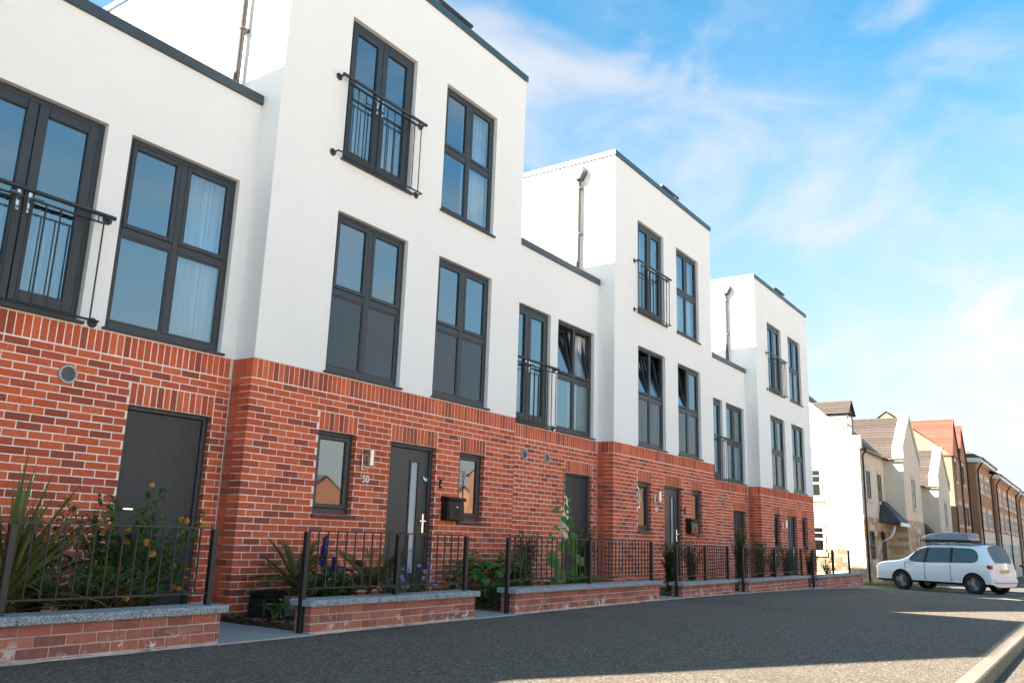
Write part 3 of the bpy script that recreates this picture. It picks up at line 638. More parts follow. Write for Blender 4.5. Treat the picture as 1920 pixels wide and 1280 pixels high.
# garden beds and paths
def bed(x0, x1, y0, y1, dz):
    mb = MB(); nx = max(2, int((x1 - x0) / .12)); ny = max(2, int((y1 - y0) / .12))
    P = [[(x0 + (x1 - x0) * i / nx, y0 + (y1 - y0) * j / ny, dz + random.uniform(-.018, .018)) for j in range(ny + 1)] for i in range(nx + 1)]
    for i in range(nx):
        for j in range(ny): mb.quad(P[i][j], P[i + 1][j], P[i + 1][j + 1], P[i][j + 1])
    for i in range(nx):
        for j in (0, ny): a, b = P[i][j], P[i + 1][j]; mb.quad(a, b, (b[0], b[1], dz - .4), (a[0], a[1], dz - .4))
    for j in range(ny):
        for i in (0, nx): a, b = P[i][j], P[i][j + 1]; mb.quad(a, b, (b[0], b[1], dz - .4), (a[0], a[1], dz - .4))
    struct(mb.build('garden_bed', 'soil'))
for k, (ox, dz) in enumerate(((-PITCH, 0), (0, 0), (PITCH, -.03), (2 * PITCH, -.26))):
    for x0, x1, y1 in ((RX + .0, -1.22, TD), (-.16, .0, TD), (0, 2.28, 0), (3.24, TW, 0)): bed(ox + x0, ox + x1, -1.27, y1 + .0, dz - .035)
    for x0, x1, y1 in ((-1.215, -.165, TD + .05), (2.29, 3.23, .08)):
        X0, X1 = ox + x0, ox + x1; g = GZ((X0 + X1) / 2) + .012; ph = struct(MB().box(X0, X1, -1.50, y1, g - .2, g - .006).build('path', 'garden_mortar'))
        y = -1.50
        while y < y1 - .05:
            e = min(y + .447, y1)
            for a, b in ((X0, (X0 + X1) / 2 - .002), ((X0 + X1) / 2 + .002, X1)):
                MB().cbox(a + .001, b - .001, y + .002, e - .002, g - .03, g + random.uniform(0, .003), .003).build('paving_slab', 'paving', ph)
            y += .45
# bark chips where the soil shows beside the paths
mb = MB(); mb2 = MB()
for k in range(2600):
    ox, x0, x1 = random.choice(((0, -.15, 1.2), (0, 3.25, 4.6), (PITCH, -.1, 1.0), (PITCH, 3.3, 4.4)))
    x = ox + random.uniform(x0, x1); y = random.uniform(-1.2, .0); z = (0 if ox == 0 else -.03) - .026; m = mb if random.random() < .7 else mb2
    s = len(m.v); l, w = random.uniform(.012, .035), random.uniform(.005, .012); m.box(x - l, x + l, y - w, y + w, z, z + .006); m.rot((x, y, z), 'Z', random.uniform(0, 6.3), s); m.rot((x, y, z), 'X', random.uniform(-.6, .6), s)
ch = mb.build('bark_mulch', 'bark', kind='stuff'); tag(ch, 'dark brown bark chips strewn over the garden beds', 'mulch')
ch = mb2.build('bark_mulch', 'bark_pale', kind='stuff'); tag(ch, 'paler dry bark chips among the dark mulch', 'mulch')
# ------------------------------------------------------------ low garden walls and railings
WY0, WY1 = -1.47, -1.255; FY = -1.365
def garden_wall(x0, x1, top, label):
    cz = top - .062; W = thing('garden_wall', label, 'wall', ((x0 + x1) / 2, FY, GZ((x0 + x1) / 2)), 'low brick garden walls'); o = W.location.copy()
    def sh(mb): mb.v = [(a - o.x, b - o.y, c - o.z) for a, b, c in mb.v]; return mb
    core = sh(MB().box(x0 + .005, x1 - .005, WY0 + .006, WY1 - .006, min(GZ(x1), GZ(x0)) - .15, cz)).build('wall_core', 'garden_mortar', W)
    boxes = []; n = int((cz - min(GZ(x0), GZ(x1))) / .075) + 2
    for k in range(n):
        z = cz - .075 * (k + 1)
        for b in course(x0, x1, z, k % 2, [], WY0):
            if b[5] < GZ(b[0]) - .0: continue
            boxes.append(b)
            if b[0] <= x0 + 1e-6: boxes[-1] = (b[0], b[1], b[2], WY0 + (.1025 if not k % 2 else .215), b[4], b[5])
        if k % 2 == 0: boxes.append((x0, x0 + .1, WY0 + .1125, WY1, z + .005, z + .07))
    boxes = [(a - o.x, b - o.x, c - o.y, d - o.y, e - o.z, f - o.z) for a, b, c, d, e, f in boxes]
    lay_bricks(boxes, core, o, 'garden_brick', 300)
    mb = MB(); q = x0
    while q < x1 - .01:
        e = min(q + .11, x1); w0 = .022 + .02 * math.sin(q * 13) * math.sin(q * 4.1); w1 = .022 + .02 * math.sin(e * 13) * math.sin(e * 4.1)
        mb.quad((q, WY0 - max(.004, w0), GZ(q) + .003), (e, WY0 - max(.004, w1), GZ(e) + .003), (e, WY0 + .01, GZ(e) + .022), (q, WY0 + .01, GZ(q) + .022)); q = e
    sh(mb).build('mortar_fillet', 'garden_mortar', W)
    x = x0 - .045; L = .9
    while x < x1 + .04:                                       # coping slabs with a rough front
        e = min(x + L, x1 + .045)
        if x1 + .045 - e < .25: e = x1 + .045
        sh(MB().cbox(x + .0015, e - .0015, WY0 - .045, WY1 + .04, cz + .001, top, .008)).build('coping_slab', 'granite_cap', W); x = e
        if e >= x1 + .044: break
    return W
def fence(x0, x1, top, cap, posts, nb, label, ground_post=True):
    F = thing('garden_railing', label, 'railing', (x0, FY, cap), 'black railings on the garden walls'); o = F.location.copy()
    def sh(mb): mb.v = [(a - o.x, b - o.y, c - o.z) for a, b, c in mb.v]; return mb
    h = .024
    for i, x in enumerate(posts):
        zb = GZ(x) - .02 if (i == 0 and ground_post) else cap - .001
        sh(MB().cbox(x - h, x + h, FY - h, FY + h, zb, top - .012, .003)).build('post', 'rail_black', F)
    for i, (a, b) in enumerate(zip(posts, posts[1:])):
        a2, b2 = a + h, b - h; zr = cap + .095
        for z in (top, zr):
            sh(MB().box(a2 - .0, b2, FY - .014, FY + .014, z - .007, z + .006)).build('rail', 'rail_black', F)
        for x in (a2, b2): sh(MB().tube((x, FY, top - .02), (x, FY, top - .005), .012, n=8)).build('bracket', 'rail_black', F)
        for k in range(nb[i]):
            x = a2 + (b2 - a2) * (k + 1) / (nb[i] + 1); sh(MB().tube((x, FY, zr), (x, FY, top), .0085, n=8, caps=False)).build('bar', 'rail_black', F)
WALLS = [(-4.6, -1.19, .225, 'low brick garden wall under the big spiky plant and orange flowers'), (-.205, 2.31, .225, 'low brick garden wall before the nearest front door'), (3.13, 7.33, .225, 'long low brick garden wall below the hollyhock'),
         (8.27, 10.80, .17, 'low brick garden wall before the middle front door, white stains along its foot'), (11.60, 15.85, .15, 'long low brick garden wall with white stains at the farthest low part'), (16.72, 21.55, .13, 'last low brick garden wall at the street corner')]
for x0, x1, top, lab in WALLS: garden_wall(x0, x1, top, lab)
fence(-4.6, -1.19, .845, .225, (-4.4, -2.9, -1.26), (12, 13), 'black railing in front of the big spiky plant and orange flowers', False)
fence(-.2, 2.31, .85, .225, (-.232, 1.045, 2.23), (9, 8), 'black railing before the nearest front door and blue flowers')
fence(3.13, 7.33, .85, .225, (3.10, 5.18, 7.24), (15, 17), 'long black railing in front of the hollyhock')
fence(8.27, 10.8, .80, .17, (8.24, 9.55, 10.72), (10, 9), 'black railing before the middle front door')
fence(11.6, 15.85, .785, .15, (11.57, 13.65, 15.72), (15, 15), 'long black railing at the farthest low part')
fence(16.72, 21.55, .77, .13, (16.69, 18.65, 20.45), (16, 15), 'last black railing, against the pale stone house')
# ------------------------------------------------------------ buildings across the side street and beyond
t = NT('render_cream'); c = t.mix(t.maprange(t.noise(1.2, 5), .35, .7, 0, .8), (.68, .585, .475), (.62, .53, .43)); t.col(c).pr(.93, 0, .2); t.bump(t.noise(200, 3), .2, .004)
brickmat('stone', [(.50, .36, .23), (.44, .29, .18), (.56, .43, .30), (.40, .27, .18), (.48, .33, .20), (.58, .46, .33)], .0)
simple('stone_joint', (.44, .34, .25), .95, 0, .2, .2, 9)
simple('stone_trim', (.62, .50, .38), .9, 0, .2, .1, 5)
simple('window_white', (.78, .78, .76), .5, 0, .4, .03)
simple('lead', (.10, .095, .10), .6, .2, .4, .3, 4)
simple('slate', (.045, .052, .062), .6, 0, .4, .35, 14)
simple('pipe_black', (.012, .012, .012), .45, 0, .4)
def tilemat(name, a, b):
    t = NT(name); g = t.new('ShaderNodeNewGeometry'); c = t.mix(g.outputs['Random Per Island'], a, b); c = t.mix(t.maprange(t.noise(6, 5, .7), .4, .75, 0, .5), c, tuple(x * .6 for x in a)); t.col(c).pr(.85, 0, .25); t.bump(t.noise(60, 3), .3, .01)
tilemat('tile_brown', (.050, .041, .037), (.072, .058, .052)); tilemat('tile_orange', (.15, .046, .032), (.20, .066, .046)); tilemat('tile_grey', (.09, .078, .072), (.12, .10, .092)); tilemat('tile_dark', (.06, .06, .063), (.085, .083, .085))
def far_brick(name, a, b, mo):
    t = NT(name); br = t.new('ShaderNodeTexBrick'); br.inputs['Scale'].default_value = 1; br.inputs['Brick Width'].default_value = .225; br.inputs['Row Height'].default_value = .075; br.inputs['Mortar Size'].default_value = .009
    br.inputs['Color1'].default_value = (*a, 1); br.inputs['Color2'].default_value = (*b, 1); br.inputs['Mortar'].default_value = (*mo, 1)
    sp = t.new('ShaderNodeSeparateXYZ'); t.link(t.pos(), sp.inputs[0]); cb = t.new('ShaderNodeCombineXYZ'); t.link(t.math('ADD', sp.outputs[0], sp.outputs[1]), cb.inputs[0]); t.link(sp.outputs[2], cb.inputs[1]); t.link(cb.outputs[0], br.inputs['Vector'])
    t.col(t.mix(t.maprange(t.noise(2, 4), .35, .7, 0, .5), br.outputs[0], tuple(x * .75 for x in a))).pr(.9, 0, .2)
far_brick('brick_tan', (.40, .19, .10), (.33, .145, .075), (.42, .33, .25)); far_brick('brick_sunlit', (.27, .185, .10), (.23, .15, .08), (.27, .21, .14)); far_brick('brick_orange', (.20, .075, .035), (.16, .06, .03), (.22, .17, .13))
def roof_slope(par, e0, e1, r0, r1, mat, n, name='roof', thick=.03):
    """lapped tile courses between an eave edge e0-e1 and a ridge edge r0-r1"""
    e0, e1, r0, r1 = map(Vector, (e0, e1, r0, r1)); mb = MB(); nr = (e1 - e0).cross(r0 - e0).normalized()
    if nr.z < 0: nr = -nr
    for i in range(n):
        t0, t1 = i / n, min(1, (i + 1.25) / n)
        a, b = e0.lerp(r0, t0) + nr * thick, e1.lerp(r1, t0) + nr * thick; c, d = e1.lerp(r1, t1) + nr * .004, e0.lerp(r0, t1) + nr * .004
        a2, b2 = e0.lerp(r0, t0), e1.lerp(r1, t0); k = len(mb.v)
        mb.v += [tuple(v) for v in (a, b, c, d, a2, b2)]; mb.f += [(k, k + 1, k + 2, k + 3), (k + 4, k + 5, k + 1, k)]
    return mb.build(name, mat, par)
def win_y(par, x0, x1, z0, z1, y, frame='window_white', sash=True, trim=None, bars=1, gl='glass_small'):
    """far window in a front (facing -y): recessed frame, panes and sill"""
    f = .05; mb = MB(); mb.box(x0, x0 + f, y - .015, y + .06, z0, z1); mb.box(x1 - f, x1, y - .015, y + .06, z0, z1); mb.box(x0 + f, x1 - f, y - .014, y + .06, z1 - f, z1); mb.box(x0 + f, x1 - f, y - .014, y + .06, z0, z0 + f)
    zm = (z0 + z1) / 2
    if sash: mb.box(x0 + f, x1 - f, y - .012, y + .05, zm - .03, zm + .03)
    for i in range(bars): x = x0 + (x1 - x0) * (i + 1) / (bars + 1); mb.box(x - .012, x + .012, y - .010, y + .03, z0 + f, z1 - f)
    w = mb.build('window', frame, par)
    for a, b in (((z0 + f), zm), (zm, z1 - f)): MB().box(x0 + f, x1 - f, y + .002, y + .008, a, b).build('pane', gl, w)
    MB().box(x0 + f, x1 - f, y + .012, y + .02, z0 + f, z1 - f).build('dark_backing', 'dark_void', w)  # near-black sheet behind the panes stands for the dark room
    if trim: MB().box(x0 - .12, x1 + .12, y - .07, y + .02, z0 - .16, z0 - .002).build('sill', trim, w); MB().box(x0 - .10, x1 + .10, y - .02, y + .03, z1 + .002, z1 + .26).build('lintel', trim, w)
    return w
def win_x(par, y0, y1, z0, z1, x, trim=None):
    """window in a side wall facing -x"""
    f = .06; mb = MB(); mb.box(x - .02, x + .06, y0, y0 + f, z0, z1); mb.box(x - .02, x + .06, y1 - f, y1, z0, z1); mb.box(x - .019, x + .06, y0 + f, y1 - f, z1 - f, z1); mb.box(x - .019, x + .06, y0 + f, y1 - f, z0, z0 + f); zm = (z0 + z1) / 2; mb.box(x - .017, x + .05, y0 + f, y1 - f, zm - .035, zm + .035)
    ym = (y0 + y1) / 2; mb.box(x - .015, x + .03, ym - .014, ym + .014, z0 + f, z1 - f); mb.box(x - .014, x + .03, y0 + f, y1 - f, (zm + z1) / 2 - .012, (zm + z1) / 2 + .012)
    w = mb.build('window', 'window_white', par)
    for a, b in ((z0 + f, zm), (zm, z1 - f)): MB().box(x + .002, x + .008, y0 + f, y1 - f, a, b).build('pane', 'glass_car', w)
    MB().box(x + .012, x + .02, y0 + f, y1 - f, z0 + f, z1 - f).build('dark_backing', 'dark_void', w)  # black sheet in place of the unlit room behind this window
    mb = MB(); mb.box(x - .022, x + .03, y0 - .07, y0 - .002, z0, z1 + .06); mb.box(x - .022, x + .03, y1 + .002, y1 + .07, z0, z1 + .06); mb.box(x - .022, x + .03, y0 - .002, y1 + .002, z1 + .002, z1 + .06); mb.build('reveal', 'lead', w)
    if trim: MB().box(x - .08, x + .02, y0 - .1, y1 + .25, z0 - .2, z0 - .004).build('sill', trim, w)
def stones(par, origin, spans, z0, z1, mat='stone', limit=300):
    """coursed stone blocks; spans = (axis, fixed, a, b, outward sign)"""
    B = []; rh = [.18, .22, .16, .24]
    for ax, fx, a, b, holes in spans:
        z = z1; i = 0
        while z > z0:
            h = rh[i % 4]; i += 1; u = a - random.uniform(0, .3)
            while u < b:
                l = random.uniform(.28, .55); p, q = max(u, a), min(u + l - .012, b); u += l
                if q - p < .06 or any(h0 < (p + q) / 2 < h1 and k0 < z - h / 2 < k1 for h0, h1, k0, k1 in holes): continue
                j = random.uniform(0, .012)
                B.append((p, q, fx - .012 - j, fx + .05, z - h + .012, z) if ax == 'x' else (fx - .012 - j, fx + .05, p, q, z - h + .012, z))
            z -= h
    lay_bricks(B, par, origin, mat, limit, 'stone_block', 'stonework')
def cream_house(label, ox, oz, full):
    """house end with dormer and a front gable wing; x from its near gable end, y and z as in the world"""
    H = thing('stone_house', label, 'house', (ox, 0, oz), 'cream and stone houses beyond the side street')
    y0, y1, wx0, wx1, wm = 1.03, .14, 4.94, 9.45, 7.3; E = 5.16; yr = 5.0; R = 8.85; B0 = -1.2; BD = 2.18
    # walls
    mb = MB(); D = 9.0
    gz = lambda y: E + (R - E) * (1 - abs(y - yr) / (yr - y0))
    mb.prism([(y0, B0), (D, B0), (D, E), (yr, R - .06), (y0, E)], 'x', 0, wx0 + 2); mb.prism([(wx0, B0), (wx1, B0), (wx1, E - .05), (wm, 7.15), (wx0, E - .05)], 'y', y1, 5.0)
    mb.build('rendered_wall', 'render_cream', H)
    # gable end coping of the main part and of the wing
    for s in (-1, 1):
        ya, yb = (y0, yr) if s < 0 else (D, yr); mb = MB(); mb.prism([(ya, E + .28), (yb, R + .25), (yb, R + .02), (ya, E + .05)], 'x', -.04, .26); mb.build('gable_coping', 'stone_trim', H)
    mb = MB(); mb.cbox(-.045, .30, y0 - .10, y0 + .38, E - .02, E + .56, .02); mb.build('kneeler', 'stone_trim', H)
    a0, a1 = y1 - .05, y1 + .42
    for xa, s in ((wx0, -1), (wx1, 1)):
        mb = MB(); mb.prism([(xa + s * .06, E + .55), (wm, 7.62), (wm, 7.30), (xa + s * .06, E + .18)], 'y', a0, a1); mb.build('gable_coping', 'render_cream', H)
        MB().cbox(min(xa, xa + s * .08) - .02, max(xa, xa + s * .08) + .02, a0 - .02, a1 + .02, E - .05, E + .60, .02).build('kneeler', 'render_cream', H)
    # roofs
    roof_slope(H, (.26, y0 - .12, E - .06), (wx0 + 1.0, y0 - .12, E - .06), (.26, yr, R), (wx0 + 2.2, yr, R), 'tile_dark', 18); roof_slope(H, (.26, D, E), (wx0 + 2, D, E), (.26, yr, R), (wx0 + 2, yr, R), 'tile_brown', 10)
    roof_slope(H, (wx0 - .12, a1, E - .12), (wx0 - .12, 5.0, E - .12), (wm, a1, 7.36), (wm, 5.0, 7.36), 'tile_brown', 15); roof_slope(H, (wx1 + .12, a1, E - .12), (wx1 + .12, 5.0, E - .12), (wm, a1, 7.36), (wm, 5.0, 7.36), 'tile_brown', 15)
    for i in range(10):
        y = a1 + i * .45; MB().tube((wm, y, 7.36), (wm, y + .44, 7.36), .09, n=8).build('ridge_tile', 'tile_brown', H)
    # dormer
    dx0, dx1, dy, dz0, dz1, dr = .42, 1.50, 1.55, 5.80, 6.85, 7.45; dm = (dx0 + dx1) / 2
    mb = MB(); mb.box(dx0, dx0 + .05, dy, 3.1, dz0 - .2, dz1); mb.box(dx1 - .05, dx1, dy, 3.1, dz0 - .2, dz1); d = mb.build('dormer', 'lead', H)
    mb = MB(); mb.prism([(dx0, dz1), (dx1, dz1), (dm, dr - .03)], 'y', dy, dy + .06); mb.build('dormer_gable', 'lead', d)
    roof_slope(d, (dx0 - .12, dy - .12, dz1 - .08), (dx0 - .12, 3.6, dz1 - .08), (dm, dy - .12, dr), (dm, 3.6, dr), 'tile_brown', 5, 'dormer_roof'); roof_slope(d, (dx1 + .12, dy - .12, dz1 - .08), (dx1 + .12, 3.6, dz1 - .08), (dm, dy - .12, dr), (dm, 3.6, dr), 'tile_brown', 5, 'dormer_roof')
    win_y(H, dx0 + .08, dx1 - .08, dz0, dz1 - .08, dy + .02, 'frame_grey')
    # windows
    win_x(H, 2.72, 3.75, 3.0, 4.25, -.005, 'stone_trim'); win_x(H, 2.68, 3.7, .62, 1.72, -.03, 'stone_trim')
    for x0 in (1.05, 3.35): win_y(H, x0, x0 + .78, 3.0, 4.25, y0 - .004, 'frame_grey', True, 'stone_trim')
    win_y(H, wm - .45, wm + .35, 2.85, 4.25, y1 - .004, 'frame_grey', True, 'stone_trim'); win_y(H, 1.05, 1.85, .35, 1.60, y0 - .03, 'frame_grey', True, 'stone_trim'); win_y(H, wm - .1, wm + .7, .45, 1.62, y1 - .03, 'frame_grey', True, 'stone_trim')
    # stone ground floor with a string course
    mb = MB(); mb.box(-.012, wx0 - .012, y0 - .012, D, B0, BD); mb.box(wx0 - .012, wx1 + .012, y1 - .012, 5, B0, BD - .001); core = mb.build('stone_wall', 'stone_joint', H)
    stones(core, (ox, 0, oz), [('y', -.012, y0 - .02, 5.0, [(2.6, 3.85, .4, 1.8)]), ('x', y0 - .012, -.02, wx0, [(.95, 1.95, .2, 1.7), (3.35, 4.35, -2, 1.5)]), ('y', wx0 - .012, y1 - .02, y0 - .02, []), ('x', y1 - .012, wx0 - .02, wx1, [(wm - .2, wm + .8, .3, 1.75)])], B0 + .2, BD, limit=300 if full else 150)
    mb = MB(); mb.box(-.05, wx0 - .05, y0 - .05, y0 + .1, BD + .001, BD + .05); mb.box(-.05, .05, y0 + .1, D, BD + .001, BD + .05); mb.box(wx0 - .05, wx1 + .05, y1 - .05, y1 + .1, BD + .002, BD + .051); mb.box(wx0 - .05, wx0 + .05, y1 + .1, y0 - .05, BD + .001, BD + .05); mb.build('string_course', 'stone_trim', H)
    # canopy over the front door, door, lantern, gutter and downpipe
    cx0, cx1 = 3.0, wx0 - .06; cy = y0 - 1.0
    mb = MB(); a, b, c2, d2 = (cx0, cy, 2.02), (cx1, cy, 2.02), (cx1, y0 - .06, 2.02), (cx0, y0 - .06, 2.02); p, q = (cx0 + .75, y0 - .06, 3.05), (cx1 - .05, y0 - .06, 3.05)
    mb.quad(a, b, q, p); mb.tri(a, p, d2); mb.tri(b, c2, q); mb.quad(a, b, c2, d2); cn = mb.build('canopy', 'slate', H)
    MB().box(cx0 - .02, cx1 + .0, cy - .03, cy + .05, 1.86, 2.02).build('fascia', 'window_white', cn)
    mb = MB(); pts = [(cx0 + .08, y0 - .08 - .6 * math.sin(t), 1.2 + .66 * (1 - math.cos(t)) * 1.0) for t in [i * PI / 2 / 6 for i in range(7)]]; mb.path(pts, .04, 6); mb.build('bracket', 'window_white', cn)
    mb = MB().box(3.4, 4.3, y0 - .035, y0 + .03, -.6, 1.5); mb.build('door', 'frame_grey', H)
    mb = MB(); mb.lathe((2.75, y0 - .22, 1.22), (0, 0, 1), [(.02, -.02), (.06, 0), (.10, .24), (.12, .25), (.03, .36), (.01, .42)], 8); mb.tube((2.75, y0 - .22, 1.6), (2.75, y0, 1.5), .014); mb.build('lantern', 'pipe_black', H)
    mb = MB(); mb.tube((.30, y0 - .20, E - .05), (wx0 + .02, y0 - .20, E - .08), .06, n=8); mb.tube((wx0 - .18, y0 - .2, E - .1), (wx0 - .18, y1 + .0, E - .1), .06, n=8); mb.build('gutter', 'pipe_black', H)
    mb = MB(); mb.path([(.34, y0 - .20, E - .1), (.34, y0 - .07, E - .3), (.34, y0 - .07, -.9)], .04, 8); mb.build('downpipe', 'pipe_black', H)
    return H
CX = 33.5
cream_house('cream rendered stone house with dormer and front gable, nearest beyond the side street', CX, 0, True)
cream_house('second cream rendered stone house with front gable, just beyond the first', CX + 10.2, -.66, False)
# tan brick house with two orange gables
BH = thing('brick_house', 'tan brick house with two orange tiled gables beyond the cream houses', 'house', (55.3, .14, -1.0))
def sub(mb, o): mb.v = [(a - o.x, b - o.y, c - o.z) for a, b, c in mb.v]; return mb
o = BH.location.copy()
x0, x1, yf, ya = 55.3, 62.4, .14, 3.87
sub(MB().prism([(yf + .02, -1.4), (8, -1.4), (8, 6.9), (ya, 9.85), (yf + .02, 6.95)], 'x', x0 - .012, x0 + .3), o).build('side_wall', 'brick_sunlit', BH)  # brick yellowed in its colour to stand for sun on this side
mb = MB(); mb.box(x0 + .31, x1, yf + .02, 8, -1.4, 6.9)
for a, b in ((x0, 58.75), (58.78, x1)): mb.prism([(a, -1.4), (b, -1.4), (b, 6.9), ((a + b) / 2, 9.38), (a, 6.9)], 'y', yf, yf + .3)
sub(mb, o).build('front_wall', 'brick_tan', BH)
def rs(par, *a, o=o, **k): return roof_slope(par, *[tuple(Vector(p) - o) for p in a[:4]], *a[4:], **k)
for a, b in ((x0, 58.75), (58.78, x1)):
    m = (a + b) / 2
    for e in (a - .1, b + .1): rs(BH, (e, yf - .1, 6.82), (e, 4.2, 6.82), (m, yf - .1, 9.45), (m, 4.2, 9.45), 'tile_orange', 16)
rs(BH, (x0 - .1, yf - .1, 6.85), (x1, yf - .1, 6.85), (x0 - .1, ya, 9.95), (x1, ya, 9.95), 'tile_orange', 14); rs(BH, (x0 - .1, 8, 6.85), (x1, 8, 6.85), (x0 - .1, ya, 9.95), (x1, ya, 9.95), 'tile_orange', 8)
for a in (55.3, 58.9):
    e = Vector((a, 0, 0))
    for (p, q, r, s) in ((1.05, 1.75, 5.3, 6.6), (.35, 1.15, 2.5, 3.8), (1.75, 2.55, 2.5, 3.8)):
        w = win_y(BH, a + p - o.x, a + q - o.x, r - o.z, s - o.z, yf - .004 - o.y, 'frame_grey', True, 'stone_trim')
for x in (55.42, 58.76, 62.3): sub(MB().tube((x, yf - .08, -1.3), (x, yf - .08, 6.8), .055, n=8), o).build('downpipe', 'pipe_black', BH)
# three storey brick terrace, each block a little further forward
def block(x0, x1, yf, eave, wins, label, base):
    T = thing('brick_terrace', label, 'building', (x0, yf, base), 'three storey brick blocks down the street'); o = T.location.copy()
    sub(MB().box(x0 + .25, x1, yf, yf + 9, 2.3, eave), o).build('front_wall', 'brick_tan', T); sub(MB().box(x0, x0 + .24, yf + .02, yf + 9, base - .5, eave - .001), o).build('side_wall', 'brick_tan', T)
    sub(MB().box(x0 + .25, x1, yf - .03, yf + 9, base - .5, 2.29), o).build('ground_floor_wall', 'render_cream', T)
    sub(MB().box(x0 - .45, x1 + .1, yf - .5, yf - .35, eave - .12, eave + .16), o).build('fascia', 'window_white', T); sub(MB().box(x0 - .45, x1 + .1, yf - .35, yf + .3, eave - .02, eave + .05), o).build('soffit', 'window_white', T); sub(MB().box(x0 - .5, x0 - .3, yf - .34, yf + 9, eave - .12, eave + .16), o).build('fascia', 'window_white', T)
    sub(MB().tube((x0 - .45, yf - .55, eave + .12), (x1, yf - .55, eave + .12), .075, n=8), o).build('gutter', 'pipe_black', T)
    rs(T, (x0 - .5, yf - .5, eave + .17), (x1, yf - .5, eave + .17), (x0 + 3.5, yf + 4.5, eave + 3.0), (x1, yf + 4.5, eave + 3.0), 'tile_grey', 12, o=o); rs(T, (x0 - .5, yf - .5, eave + .17), (x0 - .5, yf + 9, eave + .17), (x0 + 3.5, yf + 4.5, eave + 3.0), (x0 + 3.5, yf + 4.6, eave + 3.0), 'tile_grey', 12, o=o)
    for x in wins:
        for zz in ((eave - 2.1, eave - 1.0), (2.55, 3.75)): win_y(T, x - o.x, x + 1.0 - o.x, zz[0] - o.z, zz[1] - o.z, yf - .004 - o.y, 'window_white', True, 'stone_trim')
        win_y(T, x - o.x, x + 1.0 - o.x, .2 - o.z, 1.6 - o.z, yf - .034 - o.y, 'window_white', True, None)
    for x in (x0 + .5, x1 - .4, (x0 + x1) / 2 if x1 - x0 > 12 else x0 + .5):
        sub(MB().path([(x, yf - .55, eave + .1), (x, yf - .08, eave - .6), (x, yf - .08, base)], .055, 8), o).build('downpipe', 'pipe_black', T)
block(63.0, 72.2, -.39, 7.2, (64.1, 65.5, 68.2, 69.7), 'nearest three storey brick block, seen over the roof box', -1.1)
block(72.3, 91.0, -.66, 6.72, (73.5, 75.2, 78.6, 80.3, 83.0, 84.8, 87.2, 88.8), 'middle three storey brick block down the street', -1.3)
block(91.1, 125, -.85, 6.5, (92.4, 94.2, 98, 100, 105, 107, 112, 114, 119), 'farthest three storey brick block at the picture edge', -1.5)
# ------------------------------------------------------------ houses across the street, the brick ones mirrored in windows, the pale ones unseen
def far_house(x0, x1, y, depth, eave, ridge, wall, label, gable_front, yb=None):
    H = thing('brick_house', label, 'house', (x0, y, -1), 'houses across the street'); o = H.location.copy(); base = -2
    if gable_front:
        m = (x0 + x1) / 2; sub(MB().prism([(x0, base), (x1, base), (x1, eave), (m, ridge), (x0, eave)], 'y', y - depth, y), o).build('wall', wall, H)
        for e in (x0 - .2, x1 + .2): rs(H, (e, y + .2, eave - .15), (e, y - depth, eave - .15), (m, y + .2, ridge + .1), (m, y - depth, ridge + .1), 'tile_brown', 10, o=o)
    else:
        m = y - depth / 2; sub(MB().prism([(y - depth, base), (y, base), (y, eave), (m, ridge), (y - depth, eave)], 'x', x0, x1), o).build('wall', wall, H)
        for e in (y + .3, y - depth - .3): rs(H, (x0 - .1, e, eave - .15), (x1 + .1, e, eave - .15), (x0 - .1, m, ridge + .1), (x1 + .1, m, ridge + .1), 'tile_brown', 10, o=o)
    n = max(1, int((x1 - x0) / 3)); z = .2
    while z + 1.4 < eave:
        for i in range(n):
            x = x0 + (x1 - x0) * (i + .5) / n
            w = sub(MB().box(x - .5, x + .5, y + .0, y + .05, z, z + 1.3), o).build('window', 'window_white', H); sub(MB().box(x - .42, x + .42, y + .051, y + .06, z + .08, z + 1.22), o).build('pane', 'spandrel', w)
        z += 2.7
far_house(38, 46, -17, 9, 4.7, 6.9, 'brick_orange', 'three storey orange brick house across the street, mirrored in the middle windows', False)
far_house(47, 58, -17, 9, 4.7, 6.9, 'brick_orange', 'second orange brick house across the street', False)
far_house(52, 62, -60, 12, 3.4, 6.4, 'brick_orange', 'orange brick house with a gable, mirrored in the nearest small window', True)
far_house(76, 86, -60, 12, 3.6, 6.8, 'brick_tan', 'tan brick gabled house far across the street', True)
far_house(30, 46, -66, 12, 4.8, 7.6, 'brick_orange', 'long low brick house far across the street', False)
for i, x in enumerate((-34, -20, -6, 8)): far_house(x, x + 11, -30, 10, 5.2, 8.2, ('render_white', 'render_cream', 'render_white', 'render_white', 'render_cream')[i], ('unseen house behind the camera, made pale to bounce light', 'unseen cream house across the street, made pale to bounce light', 'second unseen light bouncing house across the street behind the camera', 'wide unseen house across the street, whitened to bounce light', 'third unseen light bouncing house across the street before the brick ones')[i], False)  # unseen fronts, walls chosen pale to throw sunlight back onto the terrace
